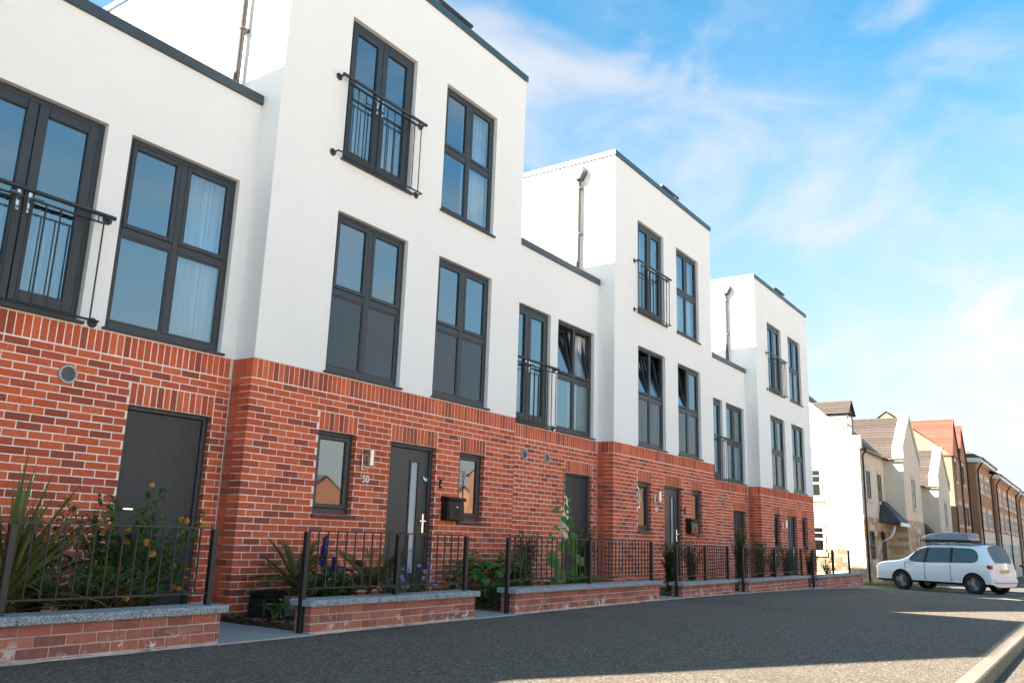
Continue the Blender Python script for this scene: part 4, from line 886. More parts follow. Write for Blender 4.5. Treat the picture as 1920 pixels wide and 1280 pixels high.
# ------------------------------------------------------------ plants
def leafmat(name, a, b, rough=.5, trans=.25):
    t = NT(name); g = t.new('ShaderNodeNewGeometry'); o = t.new('ShaderNodeObjectInfo')
    f = t.math('FRACT', t.math('ADD', g.outputs['Random Per Island'], o.outputs['Random']))
    c = t.mix(f, a, b); t.col(c).pr(rough, 0, .4)
    tr = t.new('ShaderNodeBsdfTranslucent'); t.link(t.mix(.5, c, (a[0] * 1.4 + .02, a[1] * 1.6 + .03, a[2])), tr.inputs[0]); mx = t.new('ShaderNodeMixShader'); mx.inputs[0].default_value = trans
    t.link(t.b.outputs[0], mx.inputs[1]); t.link(tr.outputs[0], mx.inputs[2]); t.link(mx.outputs[0], t.o.inputs[0])
leafmat('leaf_spiky', (0.080, 0.102, 0.029), (0.217, 0.225, 0.072)); leafmat('leaf_shrub', (0.036, 0.094, 0.023), (0.102, 0.189, 0.043)); leafmat('leaf_palm', (0.109, 0.109, 0.032), (0.189, 0.167, 0.051)); leafmat('leaf_bright', (.06, .14, .016), (.12, .22, .035))
leafmat('leaf_dark', (0.029, 0.070, 0.023), (0.080, 0.138, 0.043)); leafmat('leaf_big', (0.036, 0.138, 0.023), (0.072, 0.217, 0.041)); leafmat('leaf_red', (0.131, 0.051, 0.036), (0.232, 0.109, 0.058)); leafmat('leaf_box', (0.041, 0.109, 0.026), (0.087, 0.174, 0.043)); leafmat('leaf_yellow', (.13, .14, .02), (.24, .22, .04)); leafmat('leaf_purple', (0.026, 0.014, 0.017), (0.072, 0.029, 0.032))
leafmat('leaf_holly', (.07, .15, .02), (.12, .22, .04))
leafmat('petal_orange', (.55, .27, .05), (.70, .38, .09)); leafmat('petal_pink', (.30, .07, .10), (.42, .13, .16)); leafmat('petal_blue', (.025, .025, .16), (.06, .05, .26)); leafmat('petal_lilac', (.32, .29, .60), (.45, .42, .72)); leafmat('petal_cream', (.75, .70, .50), (.85, .80, .62)); leafmat('stem', (.07, .06, .025), (.11, .09, .03)); leafmat('stem_green', (.10, .15, .04), (.14, .2, .06))
simple('pot_concrete', (.33, .32, .30), .9, 0, .25, .25, 14, .5, 80)
rnd = random.uniform
def vec(az, el): return Vector((math.cos(az) * math.cos(el), math.sin(az) * math.cos(el), math.sin(el)))
def leaf(mb, p, d, L, w, droop=.3, fold=.25, up=Vector((0, 0, 1))):
    """pointed leaf of 2x3 faces, slightly folded and drooping"""
    p = Vector(p); d = Vector(d).normalized(); s = d.cross(up)
    if s.length < .05: s = d.orthogonal()
    s.normalize(); n = s.cross(d).normalized(); k = len(mb.v)
    prof = ((0, .12), (.38, 1), (.72, .72), (1, 0))
    for t, ww in prof:
        c = p + d * (L * t) - Vector((0, 0, 1)) * (droop * L * t * t)
        if ww == 0: mb.v.append(tuple(c))
        else: mb.v += [tuple(c - s * w * .5 * ww + n * fold * w * .5 * ww), tuple(c), tuple(c + s * w * .5 * ww + n * fold * w * .5 * ww)]
    for i in (0, 1):
        a = k + 3 * i; mb.f += [(a, a + 1, a + 4, a + 3), (a + 1, a + 2, a + 5, a + 4)]
    a = k + 6; mb.f += [(a, a + 1, a + 3), (a + 1, a + 2, a + 3)]
def blade(mb, p, d, L, w, droop, seg=6):
    """long sword-shaped leaf"""
    p = Vector(p); d = Vector(d).normalized(); s = d.cross(Vector((0, 0, 1)))
    if s.length < .05: s = Vector((1, 0, 0))
    s.normalize(); n = s.cross(d); k = len(mb.v)
    for i in range(seg + 1):
        t = i / seg; c = p + d * L * t - Vector((0, 0, 1)) * droop * L * t ** 2.4; ww = w * (.55 + .45 * min(1, t * 4)) * (1 - t ** 2.2) + .002
        mb.v += [tuple(c - s * ww * .5 + n * ww * .2), tuple(c), tuple(c + s * ww * .5 + n * ww * .2)]
    for i in range(seg): a = k + 3 * i; mb.f += [(a, a + 1, a + 4, a + 3), (a + 1, a + 2, a + 5, a + 4)]
def blob(mb, c, r, n=14, petal=.5):
    """flower head: small petals all round a point"""
    c = Vector(c)
    for i in range(n):
        z = 1 - 2 * (i + .5) / n; a = i * 2.4 + rnd(-.2, .2); d = Vector((math.cos(a) * math.sqrt(1 - z * z), math.sin(a) * math.sqrt(1 - z * z), z)); s = d.orthogonal().normalized() * r * petal; u = d.cross(s); q = c + d * r * .75; t = c + d * r * 1.1
        mb.quad(tuple(q - s), tuple(t - u), tuple(q + s), tuple(t + u))
def plant(name, label, cat, loc, group=None): return thing(name, label, cat, loc, group)
def shrub(loc, label, h, rx, ry, nst, leaves, L, w, mat, name='shrub', up=.9, stem='stem', flowers=None, group=None, droop=.3, low=.15):
    """leafy stems spreading from one base"""
    P = plant(name, label, 'shrub' if name == 'shrub' else 'plant', loc, group); ms = MB(); ml = MB(); mf = MB()
    for i in range(nst):
        az = rnd(0, 2 * PI); e = rnd(.55, 1.0) * h; r = rnd(.2, 1)
        tip = Vector((math.cos(az) * rx * r, math.sin(az) * ry * r, e)); base = Vector((rnd(-.06, .06), rnd(-.05, .05), 0)); mid = base.lerp(tip, .5) + Vector((0, 0, h * .12)) - Vector((tip.x, tip.y, 0)) * .15
        pts = [base.lerp(mid, t / 3) if t < 3 else mid.lerp(tip, (t - 3) / 3) for t in range(7)]; ms.path(pts, [.010 * (1 - .75 * t / 6) for t in range(7)], 5)
        for k in range(leaves):
            t = low + (1 - low) * ((k + rnd(0, 1)) / leaves); q = t * 6; j = min(5, int(q)); p = pts[j].lerp(pts[j + 1], q - j)
            out = vec(rnd(0, 2 * PI), rnd(-.2, .8)); d = (out + (tip - base).normalized() * .5).normalized(); f = rnd(.65, 1.1) * (1 - .35 * t)
            leaf(ml, p + out * rnd(0, .05), d, L * f, w * f, droop)
        if flowers and random.random() < flowers[1]:
            for _ in range(flowers[3]):
                off = Vector((rnd(-.04, .04), rnd(-.04, .04), rnd(-.03, .04))); blob(mf, tip + off, flowers[2] * rnd(.8, 1.1), 18)
    ms.build('stems', stem, P); ml.build('foliage', mat, P)
    if flowers: mf.build('flowers', flowers[0], P)
    return P
# big spiky plant at the edge of the picture, each blade its own leaf
P = plant('cordyline', 'large spiky plant with long sword leaves behind the first railing', 'plant', (-2.62, -.78, .0))
MB().path([(0, 0, -.02), (.01, 0, .16), (.0, .01, .30)], [.06, .055, .05], 8).build('trunk', 'stem', P)
for i in range(125):
    az = rnd(0, 2 * PI); el = math.radians(rnd(8, 88)) if i % 3 else math.radians(rnd(50, 88)); mb = MB(); blade(mb, (rnd(-.03, .03), rnd(-.03, .03), rnd(.16, .34)), vec(az, el), rnd(.70, 1.18), rnd(.030, .046), rnd(.02, .34)); mb.build('leaf', 'leaf_spiky', P)
# shrub with orange ball flowers in front of the plain door
def orange_bush():
    P = plant('buddleia', 'loose shrub with small orange ball flowers before the plain dark door', 'shrub', (-1.62, -.55, .0)); ms = MB(); ml = MB(); n = 0
    for i in range(70):
        az = rnd(0, 2 * PI); r = rnd(.15, 1); tip = Vector((math.cos(az) * .78 * r + .06, math.sin(az) * .48 * r, rnd(.30, 1.18) * (1.1 - .28 * r))); base = Vector((rnd(-.1, .1), rnd(-.1, .1), 0)); mid = base.lerp(tip, .55) + Vector((0, 0, .12)); pts = [base, base.lerp(mid, .5), mid, mid.lerp(tip, .5), tip]
        ms.path(pts, [.009, .008, .006, .004, .003], 5)
        for k in range(34):
            q = (.12 + .88 * (k + rnd(0, 1)) / 34) * 4; j = min(3, int(q)); p = pts[j].lerp(pts[j + 1], q - j); d = (vec(rnd(0, 2 * PI), rnd(-.3, .7)) + (tip - base).normalized() * .6); leaf(ml, p, d, rnd(.08, .15), rnd(.028, .048), .4)
        if random.random() < .45:
            m = MB()
            for _ in range(random.choice((1, 1, 2))):
                c = tip + Vector((rnd(-.035, .035), rnd(-.035, .035), rnd(-.04, .02))); blob(m, c, rnd(.022, .032), 34, .45)
            m.build('flower', 'petal_orange', P)
    ms.build('stems', 'stem_green', P); ml.build('foliage', 'leaf_shrub', P)
orange_bush()
shrub((-3.05, -.95, 0), 'low plant with pink flower heads at the foot of the spiky plant', .38, .28, .2, 16, 9, .075, .045, 'leaf_big', 'sedum', stem='stem_green', flowers=('petal_pink', .8, .03, 3))
shrub((-1.95, -1.0, 0), 'low reddish leaved plant under the orange flowers', .46, .55, .16, 40, 22, .075, .042, 'leaf_red', 'heuchera')
shrub((-1.05, -.12, 0), 'leafy bush close to the plain dark door', .8, .4, .25, 30, 30, .11, .045, 'leaf_shrub')
shrub((-2.1, -.95, 0), 'mixed green low plants filling the bed behind the first railing', .55, .75, .2, 60, 20, .10, .045, 'leaf_shrub', stem='stem_green')
shrub((-2.2, -.35, 0), 'dark leafy bush behind the spiky plant', 1.0, .6, .3, 34, 34, .10, .045, 'leaf_dark')
# palm in a concrete pot, black box beside it
pot = thing('plant_pot', 'grey concrete pot holding the small palm', 'pot', (.42, -.52, -.01)); mb = MB(); mb.prism([(-.13, 0), (.13, 0), (.165, .20), (.14, .20), (.13, .165), (-.13, .165), (-.14, .20), (-.165, .20)], 'y', -.15, .15); mb.build('rim', 'pot_concrete', pot); MB().cbox(-.135, .135, -.135, .135, .165, .172, .003).build('earth', 'soil', pot)
mb = MB(); mb.cbox(-.17, .17, -.17, -.148, .0, .205, .006); mb.cbox(-.17, .17, .148, .17, .0, .205, .006); mb.build('side', 'pot_concrete', pot)
def palm(loc, label, nf, L, mat='leaf_palm', trunk=.1):
    P = plant('palm', label, 'plant', loc); MB().path([(0, 0, 0), (0, 0, trunk)], [.05, .04], 8).build('trunk', 'stem', P)
    for i in range(nf):
        az = i * 2.4 + rnd(-.3, .3); el = rnd(.35, 1.35); d = vec(az, el); l = L * rnd(.75, 1.05); mb = MB(); dr = rnd(.15, .45)
        pts = [Vector((0, 0, trunk)) + d * l * t - Vector((0, 0, 1)) * dr * l * t * t for t in [k / 10 for k in range(11)]]; mb.path(pts, [.006 * (1 - k / 12) for k in range(11)], 4); s = d.cross(Vector((0, 0, 1))).normalized()
        for k in range(2, 11):
            for h in (0, .5):
                t = min(9.99, k - h); j = int(t); p = pts[j].lerp(pts[min(10, j + 1)], t - j); tg = (pts[min(10, j + 1)] - pts[j]).normalized()
                for sg in (-1, 1): blade(mb, p, (tg * .9 + s * sg * .75 + Vector((0, 0, .25))), l * (.34 - .012 * abs(k - 5)), .013, .25, 3)
        mb.build('frond', mat, P)
palm((.42, -.52, .16), 'small feathery palm growing in the concrete pot', 20, .66)
bx = thing('storage_box', 'black plastic box against the brick corner beside the palm pot', 'box', (.15, -.42, -.03)); mb = MB(); mb.cbox(-.14, .14, -.13, .13, 0, .22, .02); mb.build('body', 'black_plastic', bx); mb = MB(); mb.prism([(-.14, .221), (.14, .221), (.14, .24), (.10, .265), (-.10, .265), (-.14, .24)], 'x', -.15, .15); mb.build('lid', 'black_plastic', bx)
shrub((.22, -.98, 0), 'bright green rosette plant beside the path edge', .17, .16, .14, 14, 4, .12, .09, 'leaf_bright', 'primrose', low=.6, stem='stem_green')
shrub((-.02, -.78, 0), 'small bright green rosette near the black box', .15, .13, .12, 10, 4, .11, .085, 'leaf_bright', 'primrose', low=.6, stem='stem_green')
shrub((.62, -.95, 0), 'round leaved green plant spilling below the palm pot', .32, .36, .24, 70, 10, .085, .08, 'leaf_bright', 'geranium', stem='stem_green')
# behind the second railing
palm((1.12, -.92, .06), 'stiff fan leaved palm behind the railing before the nearest door', 24, .72, 'leaf_palm', .16)
def delphinium(loc, label, spikes, mat='petal_blue'):
    P = plant('delphinium', label, 'plant', loc); ml = MB(); ms = MB(); mf = MB()
    for (x, y, h, l) in spikes:
        ms.path([(x * .3, y * .3, 0), (x, y, h)], [.007, .004], 5)
        for k in range(34): t = k / 34; blob(mf, Vector((x + rnd(-.02, .02), y + rnd(-.02, .02), h - l * t)), .017 + .008 * t, 7, .6)
    for k in range(420):
        p = Vector((rnd(-.28, .30), rnd(-.18, .18), rnd(.05, .46))); leaf(ml, p, vec(rnd(0, 6.3), rnd(-.2, .6)), rnd(.07, .13), rnd(.025, .05), .4)
    ms.build('stems', 'stem_green', P); ml.build('foliage', 'leaf_shrub', P); mf.build('flowers', mat, P)
delphinium((.45, -.98, 0), 'dark blue flower spikes beside the black gate post', [(-.09, .0, .80, .30), (.10, .04, .58, .13), (.0, .05, .5, .1)])
def scabious():
    P = plant('scabious', 'lilac blue flowers on thin stems before the nearest front door', 'plant', (1.72, -1.02, 0)); ml = MB(); ms = MB()
    for k in range(30):
        x, y, h = rnd(-.42, .40), rnd(-.12, .12), rnd(.24, .52); ms.path([(x * .6, y, 0), (x, y, h)], [.003, .002], 4); m = MB(); blob(m, (x, y, h), rnd(.018, .028), 20, .6); m.build('flower', 'petal_lilac', P)
    for k in range(420): leaf(ml, (rnd(-.48, .45), rnd(-.14, .14), rnd(.0, .26)), vec(rnd(0, 6.3), rnd(.1, 1.2)), rnd(.05, .11), rnd(.008, .016), .3)
    ms.build('stems', 'stem_green', P); ml.build('foliage', 'leaf_shrub', P)
scabious()
shrub((.75, -.7, 0), 'bushy green plant low behind the railing', .42, .6, .25, 46, 22, .12, .055, 'leaf_big', stem='stem_green')
# beside the nearest front path: broad leaves, box balls, wispy grass
P = plant('hydrangea', 'broad leaved dark green plant beside the front path', 'plant', (3.72, -.62, 0)); ms = MB()
for i in range(210):
    a, r = rnd(0, 6.3), math.sqrt(rnd(0, 1)); p = Vector((math.cos(a) * r * .66, math.sin(a) * r * .40, .12 + .50 * math.sqrt(max(0, 1 - r * r)) * rnd(.55, 1.05))); mb = MB(); leaf(mb, p, vec(a + rnd(-.8, .8), rnd(-.1, .5)), rnd(.12, .21), rnd(.10, .16), .35, .15); mb.build('leaf', 'leaf_big', P)
    if i % 4 == 0: ms.path([(p.x * .2, p.y * .2, 0), tuple(p)], [.006, .004], 4)
ms.build('stems', 'stem_green', P)
def box_ball(loc, r, label):
    P = plant('box_shrub', label, 'shrub', loc, 'small round clipped shrubs'); mb = MB()
    for k in range(1500):
        z = rnd(-.55, 1); a = rnd(0, 6.3); d = Vector((math.cos(a) * math.sqrt(1 - z * z), math.sin(a) * math.sqrt(1 - z * z), z)); p = d * r * rnd(.72, 1.03) * (1 + .05 * math.sin(a * 5 + z * 7)); leaf(mb, p + Vector((0, 0, r * .75)), (d + vec(rnd(0, 6.3), rnd(-.5, .9)) * .9), rnd(.020, .034), rnd(.010, .015), .1)
    mb.build('foliage', 'leaf_box', P); MB().path([(0, 0, -.02), (0, 0, r * .8)], [.02, .012], 6).build('stem', 'stem', P)
box_ball((3.20 + .12, -1.08, .0), .15, 'smaller clipped round shrub nearest the front path'); box_ball((3.62, -1.10, .0), .17, 'larger clipped round shrub beside the gate post of the hollyhock railing')
def wispy(loc, label, n, h):
    P = plant('grass_tuft', label, 'grass', loc); mb = MB()
    for k in range(n): blade(mb, (rnd(-.08, .08), rnd(-.08, .08), 0), vec(rnd(0, 6.3), rnd(.6, 1.5)), h * rnd(.5, 1), .009, rnd(.05, .4), 5)
    mb.build('blades', 'leaf_palm', P)
wispy((4.25, -.72, .05), 'wispy brownish grass tuft between the broad leaves and the gate post', 420, .85)
# hollyhock: every large leaf and flower its own part
P = plant('hollyhock', 'tall hollyhock with cream flowers and round leaves behind the long railing', 'plant', (5.22, -.88, 0)); HH = 1.90
MB().path([(0, 0, 0), (.02, 0, .6), (.0, .01, 1.2), (.03, 0, HH)], [.018, .015, .011, .004], 8).build('stem', 'stem_green', P)
def disc_leaf(mb, c, nrm, r, up):
    c = Vector(c); nrm = Vector(nrm).normalized(); a = nrm.orthogonal().normalized(); b = nrm.cross(a); k = len(mb.v); n = 14; mb.v.append(tuple(c - nrm * r * .15))
    for i in range(n): t = 2 * PI * i / n; rr = r * (1 + .14 * math.cos(5 * t)) * (.8 if i == 0 else 1); mb.v.append(tuple(c + (a * math.cos(t) + b * math.sin(t)) * rr + nrm * r * .10 * math.sin(5 * t)))
    for i in range(n): mb.f.append((k, k + 1 + i, k + 1 + (i + 1) % n))
for i in range(22):
    t = i / 22; z = .12 + 1.36 * t + rnd(-.03, .03); r = .105 * (1 - t) ** .9 + .026; az = -PI / 2 + (1 if i % 2 else -1) * rnd(.7, 1.7); rad = .10 + .25 * (1 - t) * rnd(.5, 1.2); c = Vector((math.cos(az) * rad * 1.25, math.sin(az) * rad * .7, z)); nr = Vector((-.35 + rnd(-.5, .5), -.75, .35 + rnd(-.4, .5))); mb = MB(); disc_leaf(mb, c, nr, r * rnd(.8, 1.1), 0); mb.path([(0, 0, z - .08), tuple(c)], .003, 4); mb.build('leaf', 'leaf_holly' if i < 12 else 'leaf_big', P)
for i in range(15):
    z = .86 + i * .042; az = -2.0 + rnd(-1.1, 1.1); c = Vector((math.cos(az) * .045, math.sin(az) * .05, z)); d = Vector((math.cos(az), math.sin(az), .25)).normalized(); mb = MB(); r = .042 - .0014 * i; mb.lathe(c, d, [(.006, 0), (r * .55, r * .35), (r, r * .75), (r * 1.06, r * .72)], 10); mb.build('flower', 'petal_cream', P)
for i in range(14):
    z = 1.52 + i * .027; az = i * 2.2; mb = MB(); blob(mb, (math.cos(az) * .022, math.sin(az) * .022, z), .016, 8); mb.build('bud', 'leaf_bright', P)
shrub((4.70, -.55, 0), 'purple leaved bush behind the hollyhock railing', 1.02, .38, .25, 34, 34, .07, .045, 'leaf_purple')
shrub((6.25, -.6, 0), 'dark green bush before the plain door of the middle house', 1.05, .55, .30, 46, 36, .095, .042, 'leaf_dark')
shrub((5.6, -1.0, 0), 'low green plants along the long garden wall', .34, 1.0, .12, 60, 12, .10, .06, 'leaf_bright', 'geranium', stem='stem_green')
shrub((3.95, -1.12, 0), 'small leafy ground plants at the foot of the gate post by the clipped shrubs', .22, .35, .1, 24, 10, .06, .035, 'leaf_shrub', 'groundcover', stem='stem_green')
shrub((1.9, -.55, 0), 'low leafy plants at the threshold of the nearest front door', .30, .30, .2, 24, 12, .08, .04, 'leaf_shrub', 'groundcover', stem='stem_green')
# further beds: upright laurels
for x, y, z, h, rx, n, lab in ((9.05, -.88, -.03, .86, .34, 26, 'upright dark leaved laurel at the middle gate post'), (10.0, -.9, -.03, .92, .30, 20, 'slender laurel behind the railing before the middle door'), (12.75, -.9, -.05, 1.18, .38, 30, 'tall laurel at the gate post before the farthest plain door'), (14.45, -.75, -.1, 1.02, .5, 34, 'broad laurel behind the long far railing'), (15.3, -.8, -.1, .85, .3, 16, 'small laurel behind the long far railing'), (16.15, -.85, -.15, .95, .42, 22, 'thin branched laurel behind the far gate post'), (18.1, -.9, -.26, 1.0, .36, 24, 'laurel before the farthest front door'), (19.4, -1.0, -.26, .75, .3, 12, 'last small laurel by the corner railing')):
    shrub((x, y, z), lab, h * 1.08, rx, .25, int(n * 1.25), 34, .10, .05, 'leaf_dark', group='laurels in the front gardens')
shrub((9.1, -1.12, -.04), 'yellow green strappy plant at the foot of the middle laurel', .26, .24, .14, 16, 10, .14, .025, 'leaf_yellow', 'daylily', stem='stem_green', low=.3)
shrub((10.6, -1.05, -.04), 'small yellow green plant behind the middle garden wall', .30, .2, .12, 14, 8, .10, .03, 'leaf_yellow', 'daylily', stem='stem_green', low=.3)
mb = MB()
for k in range(2600):
    x = rnd(31.6, 33.4); y = rnd(-2.2, 1.0); blade(mb, (x, y, GZ(x) - .12), vec(rnd(0, 6.3), rnd(.8, 1.5)), rnd(.08, .2), .014, .2, 2)
g = mb.build('verge_grass', 'leaf_yellow', kind='stuff'); tag(g, 'sunlit strip of grass at the foot of the cream house', 'grass')
# ------------------------------------------------------------ cars
t = NT('car_white'); t.col((.78, .79, .80)).pr(.3, 0, .5, 1.0)
t = NT('car_black'); t.col((.010, .010, .012)).pr(.25, .2, .5, 1.0)
simple('tyre', (.016, .016, .017), .8, 0, .3, .1, 20); simple('alloy', (.30, .30, .31), .35, .8, .5); simple('trim_black', (.015, .015, .016), .6, 0, .3)
simple('tail_red', (.35, .012, .010), .15, 0, .6); simple('lamp_clear', (.6, .62, .64), .1, .3, .6); simple('roofbox_blue', (.14, .18, .225), .25, 0, .5, .05, 3, coat=.5); simple('plate_yellow', (.62, .45, .06), .5)
def car(name, label, paint, loc, rz, group=None, roofbox=False, cat='car'):
    C = thing(name, label, cat, loc, group, rz)
    # stations from rear to front: x of the lower lines, x/z/half width of the belt, window top, roof edge
    ST = [(-1.98, .80, (-1.97, 1.02, .70), (-1.96, 1.06, .60), (-1.955, 1.07, .50), 1.08),
          (-1.90, .87, (-1.88, 1.06, .82), (-1.76, 1.53, .63), (-1.72, 1.63, .53), 1.66),
          (-1.62, .89, (-1.60, 1.06, .845), (-1.45, 1.55, .65), (-1.42, 1.65, .545), 1.685),
          (-1.18, .90, (-1.16, 1.04, .86), (-1.02, 1.545, .65), (-1.0, 1.645, .53), 1.68),
          (-.62, .905, (-.62, 1.03, .87), (-.60, 1.555, .655), (-.60, 1.655, .54), 1.69), (-.52, .905, (-.52, 1.03, .87), (-.50, 1.555, .655), (-.50, 1.655, .54), 1.69),
          (.36, .905, (.36, 1.0, .87), (.30, 1.545, .65), (.30, 1.645, .53), 1.68), (.46, .905, (.46, 1.0, .87), (.38, 1.54, .648), (.38, 1.64, .53), 1.675),
          (1.22, .90, (1.22, 1.0, .86), (.74, 1.47, .62), (.62, 1.585, .50), 1.62),
          (1.46, .895, (1.46, 1.0, .85), (1.30, 1.07, .70), (1.28, 1.10, .50), 1.115),
          (1.95, .885, (1.95, .985, .83), (1.92, 1.03, .64), (1.92, 1.05, .44), 1.06), (2.32, .86, (2.32, .93, .79), (2.33, .97, .60), (2.33, .985, .40), .99), (2.46, .76, (2.46, .80, .68), (2.475, .84, .50), (2.48, .85, .32), .855)]
    V = []; F = []; MI = []
    for (x, hw, b, w, r, zc) in ST:
        V += [(x, 0, .27), (x, hw * .80, .27), (x, hw * .965, .36), (x, hw, .62), (x, hw * .995, .86), (b[0], b[2], b[1]), (w[0], w[2], w[1]), (r[0], r[2], r[1]), (r[0], 0, zc)]
    n = 9; glass = {(i, 5) for i in (2, 3, 5, 7)} | {(8, 6), (8, 7), (0, 6), (0, 7)}
    for i in range(len(ST) - 1):
        for j in range(n - 1):
            a = i * n + j; F.append((a, a + 1, a + n + 1, a + n)); MI.append(1 if (i, j) in glass else 2 if j < 2 or (i, j) in ((4, 5), (6, 5)) else 0)
    for e in (0, (len(ST) - 1) * n): F.append(tuple(range(e, e + n)) if e else tuple(range(e, e + n))[::-1]); MI.append(0)
    m = len(V); V2 = V + [(x, -y, z) for x, y, z in V]; F2 = F + [tuple(m + k for k in f)[::-1] for f in F]
    import bmesh
    me = bpy.data.meshes.new('body'); me.from_pydata(V2, [], F2)
    for k in (paint, 'glass_car', 'trim_black'): me.materials.append(M[k])
    for p, k in zip(me.polygons, MI * 2): p.material_index = k
    bm = bmesh.new(); bm.from_mesh(me); bmesh.ops.remove_doubles(bm, verts=bm.verts, dist=1e-4)
    dead = [f for f in bm.faces if all(abs(v.co.y) < 1e-5 for v in f.verts)]
    if dead: bmesh.ops.delete(bm, geom=dead, context='FACES')
    bmesh.ops.recalc_face_normals(bm, faces=bm.faces)
    cl = bm.edges.layers.float.get('crease_edge') or bm.edges.layers.float.new('crease_edge')
    for e in bm.edges:
        ms = {f.material_index for f in e.link_faces}
        if len(ms) > 1: e[cl] = 1.0
    bm.to_mesh(me); bm.free()
    ob = bpy.data.objects.new('tmp', me); COL.objects.link(ob); s = ob.modifiers.new('s', 'SUBSURF'); s.levels = 2; s.render_levels = 2
    cut = MB()
    for ax in (-1.335, 1.335): cut.tube((ax, -1.2, .335), (ax, -.60, .335), .40, n=28); cut.tube((ax, .60, .335), (ax, 1.2, .335), .40, n=28)
    co = cut.build('cutter', 'trim_black'); b = ob.modifiers.new('b', 'BOOLEAN'); b.object = co; b.operation = 'DIFFERENCE'; b.solver = 'EXACT'
    dg = bpy.context.evaluated_depsgraph_get(); full = bpy.data.meshes.new_from_object(ob.evaluated_get(dg)); names = [x.name if x else '' for x in full.materials]
    bpy.data.objects.remove(ob); bpy.data.objects.remove(co)
    groups = {}
    for p in full.polygons:
        k = names[p.material_index] if p.material_index < len(names) else 'trim_black'; groups.setdefault(k, []).append(p)
    def part(nm, polys, mat, off=0):
        idx = {}; v = []; f = []
        for p in polys:
            q = []
            for k in p.vertices:
                if k not in idx: idx[k] = len(v); v.append(tuple(full.vertices[k].co + full.vertices[k].normal * off))
                q.append(idx[k])
            f.append(tuple(q))
        mb = MB(); mb.v = v; mb.f = f; return mb.build(nm, mat, C, smooth=True)
    body = part('body', groups[paint], paint)
    if 'trim_black' in groups: part('lower_trim', groups['trim_black'], 'trim_black')
    gl = {}
    for p in groups['glass_car']:
        c = p.center; key = 'windscreen' if c.x > .55 and abs(c.y) < .62 and c.z > 1.0 and (c.x > .9 or abs(c.y) < .55) else 'rear_window' if c.x < -1.62 and abs(c.y) < .66 else ('side_window', c.y > 0, c.x > .42, c.x > -.55)
        gl.setdefault(key, []).append(p)
    for k, ps in gl.items(): part(k if isinstance(k, str) else k[0], ps, 'glass_car', .002)
    mb = MB(); mb.box(-1.3, 1.2, -.6, .6, .62, .98); mb.box(-.2, .2, -.55, -.1, .98, 1.45); mb.box(-.2, .2, .1, .55, .98, 1.45); mb.build('interior', 'trim_black', C)
    for ax in (-1.335, 1.335):
        for sd in (-1, 1):
            y = sd * .80; w = MB().lathe((ax, y - sd * .115, .335), (0, sd, 0), [(.22, 0), (.32, .0), (.345, .025), (.345, .20), (.325, .225), (.235, .228), (.22, .20)], 28).build('wheel', 'tyre', C, smooth=False)
            mb = MB(); mb.lathe((ax, y - sd * .115, .335), (0, sd, 0), [(.235, .225), (.215, .19), (.20, .10), (.0, .10)], 28)
            for q in range(5):
                a = q * 2 * PI / 5 + .3; d = Vector((math.cos(a), 0, math.sin(a))); sdv = Vector((-math.sin(a), 0, math.cos(a))); c = Vector((ax, y - sd * .115 + sd * .20, .335))
                for e in (-.045, .045): mb.path([tuple(c + sdv * e * .5), tuple(c + d * .225 + sdv * e)], [.022, .016], 5)
            mb.lathe((ax, y - sd * .115, .335), (0, sd, 0), [(.05, .12), (.055, .21), (0, .215)], 14); mb.build('rim', 'alloy', w)
    for sd in (-1, 1):
        MB().cbox(-1.96, -1.80, sd * .78 - .07, sd * .78 + .07, .86, 1.0, .02).build('tail_light', 'tail_red', C)
        MB().cbox(2.16, 2.36, sd * .70 - .08, sd * .70 + .08, .68, .80, .03).build('headlight', 'lamp_clear', C)
        mb = MB(); mb.cbox(.92, 1.08, sd * 1.0 - .09, sd * 1.0 + .09, .97, 1.09, .03); mb.box(.97, 1.03, sd * .9 - .05, sd * .9 + .05, .98, 1.02); mb.build('mirror', paint, C)
        for hx in (-.30, .66): MB().cbox(hx - .11, hx + .11, sd * .912 - .014, sd * .912 + .014, .845, .875, .008).build('door_handle', paint, C)
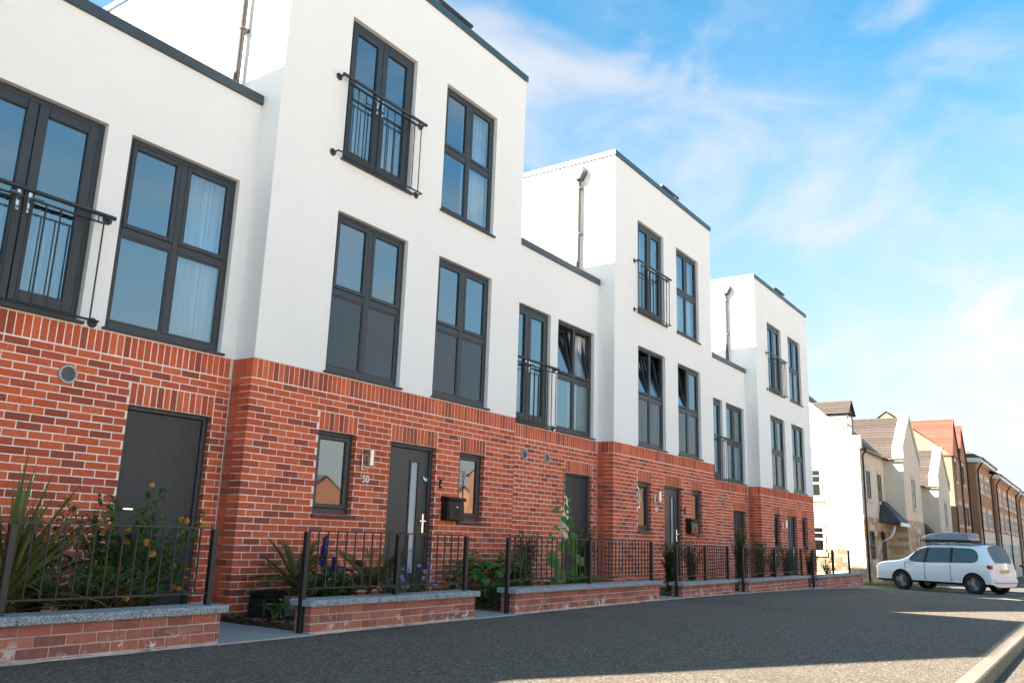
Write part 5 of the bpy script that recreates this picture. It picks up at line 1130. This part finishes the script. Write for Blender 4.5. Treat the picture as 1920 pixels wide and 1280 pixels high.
        for hx in (-.56, .40, 1.16): MB().box(hx - .003, hx + .003, sd * .90 - .011, sd * .90 + .011, .40, .97).build('door_seam', 'trim_black', C)
        MB().path([(-1.5, sd * .60, 1.66), (-1.2, sd * .60, 1.71), (.2, sd * .60, 1.71), (.5, sd * .58, 1.645)], .018, 6).build('roof_rail', 'alloy', C)
    MB().cbox(-2.0, -1.955, -.26, .26, .74, .85, .008).build('number_plate', 'plate_yellow', C)
    MB().cbox(-2.04, -1.90, -.72, .72, .40, .55, .03).build('rear_bumper', paint, C)
    if roofbox:
        R = thing('roof_box', 'blue grey roof box carried on the white car', 'roof box', loc, None, rz); z0 = 1.78
        for x in (-.75, .25): MB().cbox(x - .03, x + .03, -.62, .62, 1.715, 1.75, .008).build('cross_bar', 'trim_black', R)
        secs = [(-1.05, .30, .20), (-1.0, .36, .25), (-.4, .40, .27), (.2, .40, .25), (.6, .36, .17), (.85, .26, .07), (.9, .2, .03)]; mb = MB(); k = 9
        for x, hw, h in secs:
            for q in range(k): a = PI * q / (k - 1); mb.v.append((x, hw * math.copysign(abs(math.cos(a)) ** .45, math.cos(a)), z0 + .05 + h * abs(math.sin(a)) ** .5))
        for i in range(len(secs) - 1):
            for q in range(k - 1): a = i * k + q; mb.f.append((a, a + 1, a + k + 1, a + k))
        mb.f += [tuple(range(k)), tuple(range((len(secs) - 1) * k, len(secs) * k))]; mb.build('lid', 'roofbox_blue', R, smooth=False)
        mb = MB(); mb.prism([(-1.05, -.30), (-1.0, -.38), (.2, -.41), (.65, -.36), (.89, -.2), (.89, .2), (.65, .36), (.2, .41), (-1.0, .38), (-1.05, .30)], 'z', z0 - .03, z0 + .049); mb.build('base', 'trim_black', R)
    return C
cz = GZ(29) - KH
car('white_car', 'white car with a roof box turning into the side street', 'car_white', (29.3, -2.75, cz), math.radians(68.1), None, True)
car('black_car', 'black car parked beyond the white one at the picture edge', 'car_black', (47.0, -4.85, GZ(47) - .05), math.radians(180), None, False)
strip(33.2, 140, -6.6, .0, -.09, 'path', 'asphalt_road', 6)
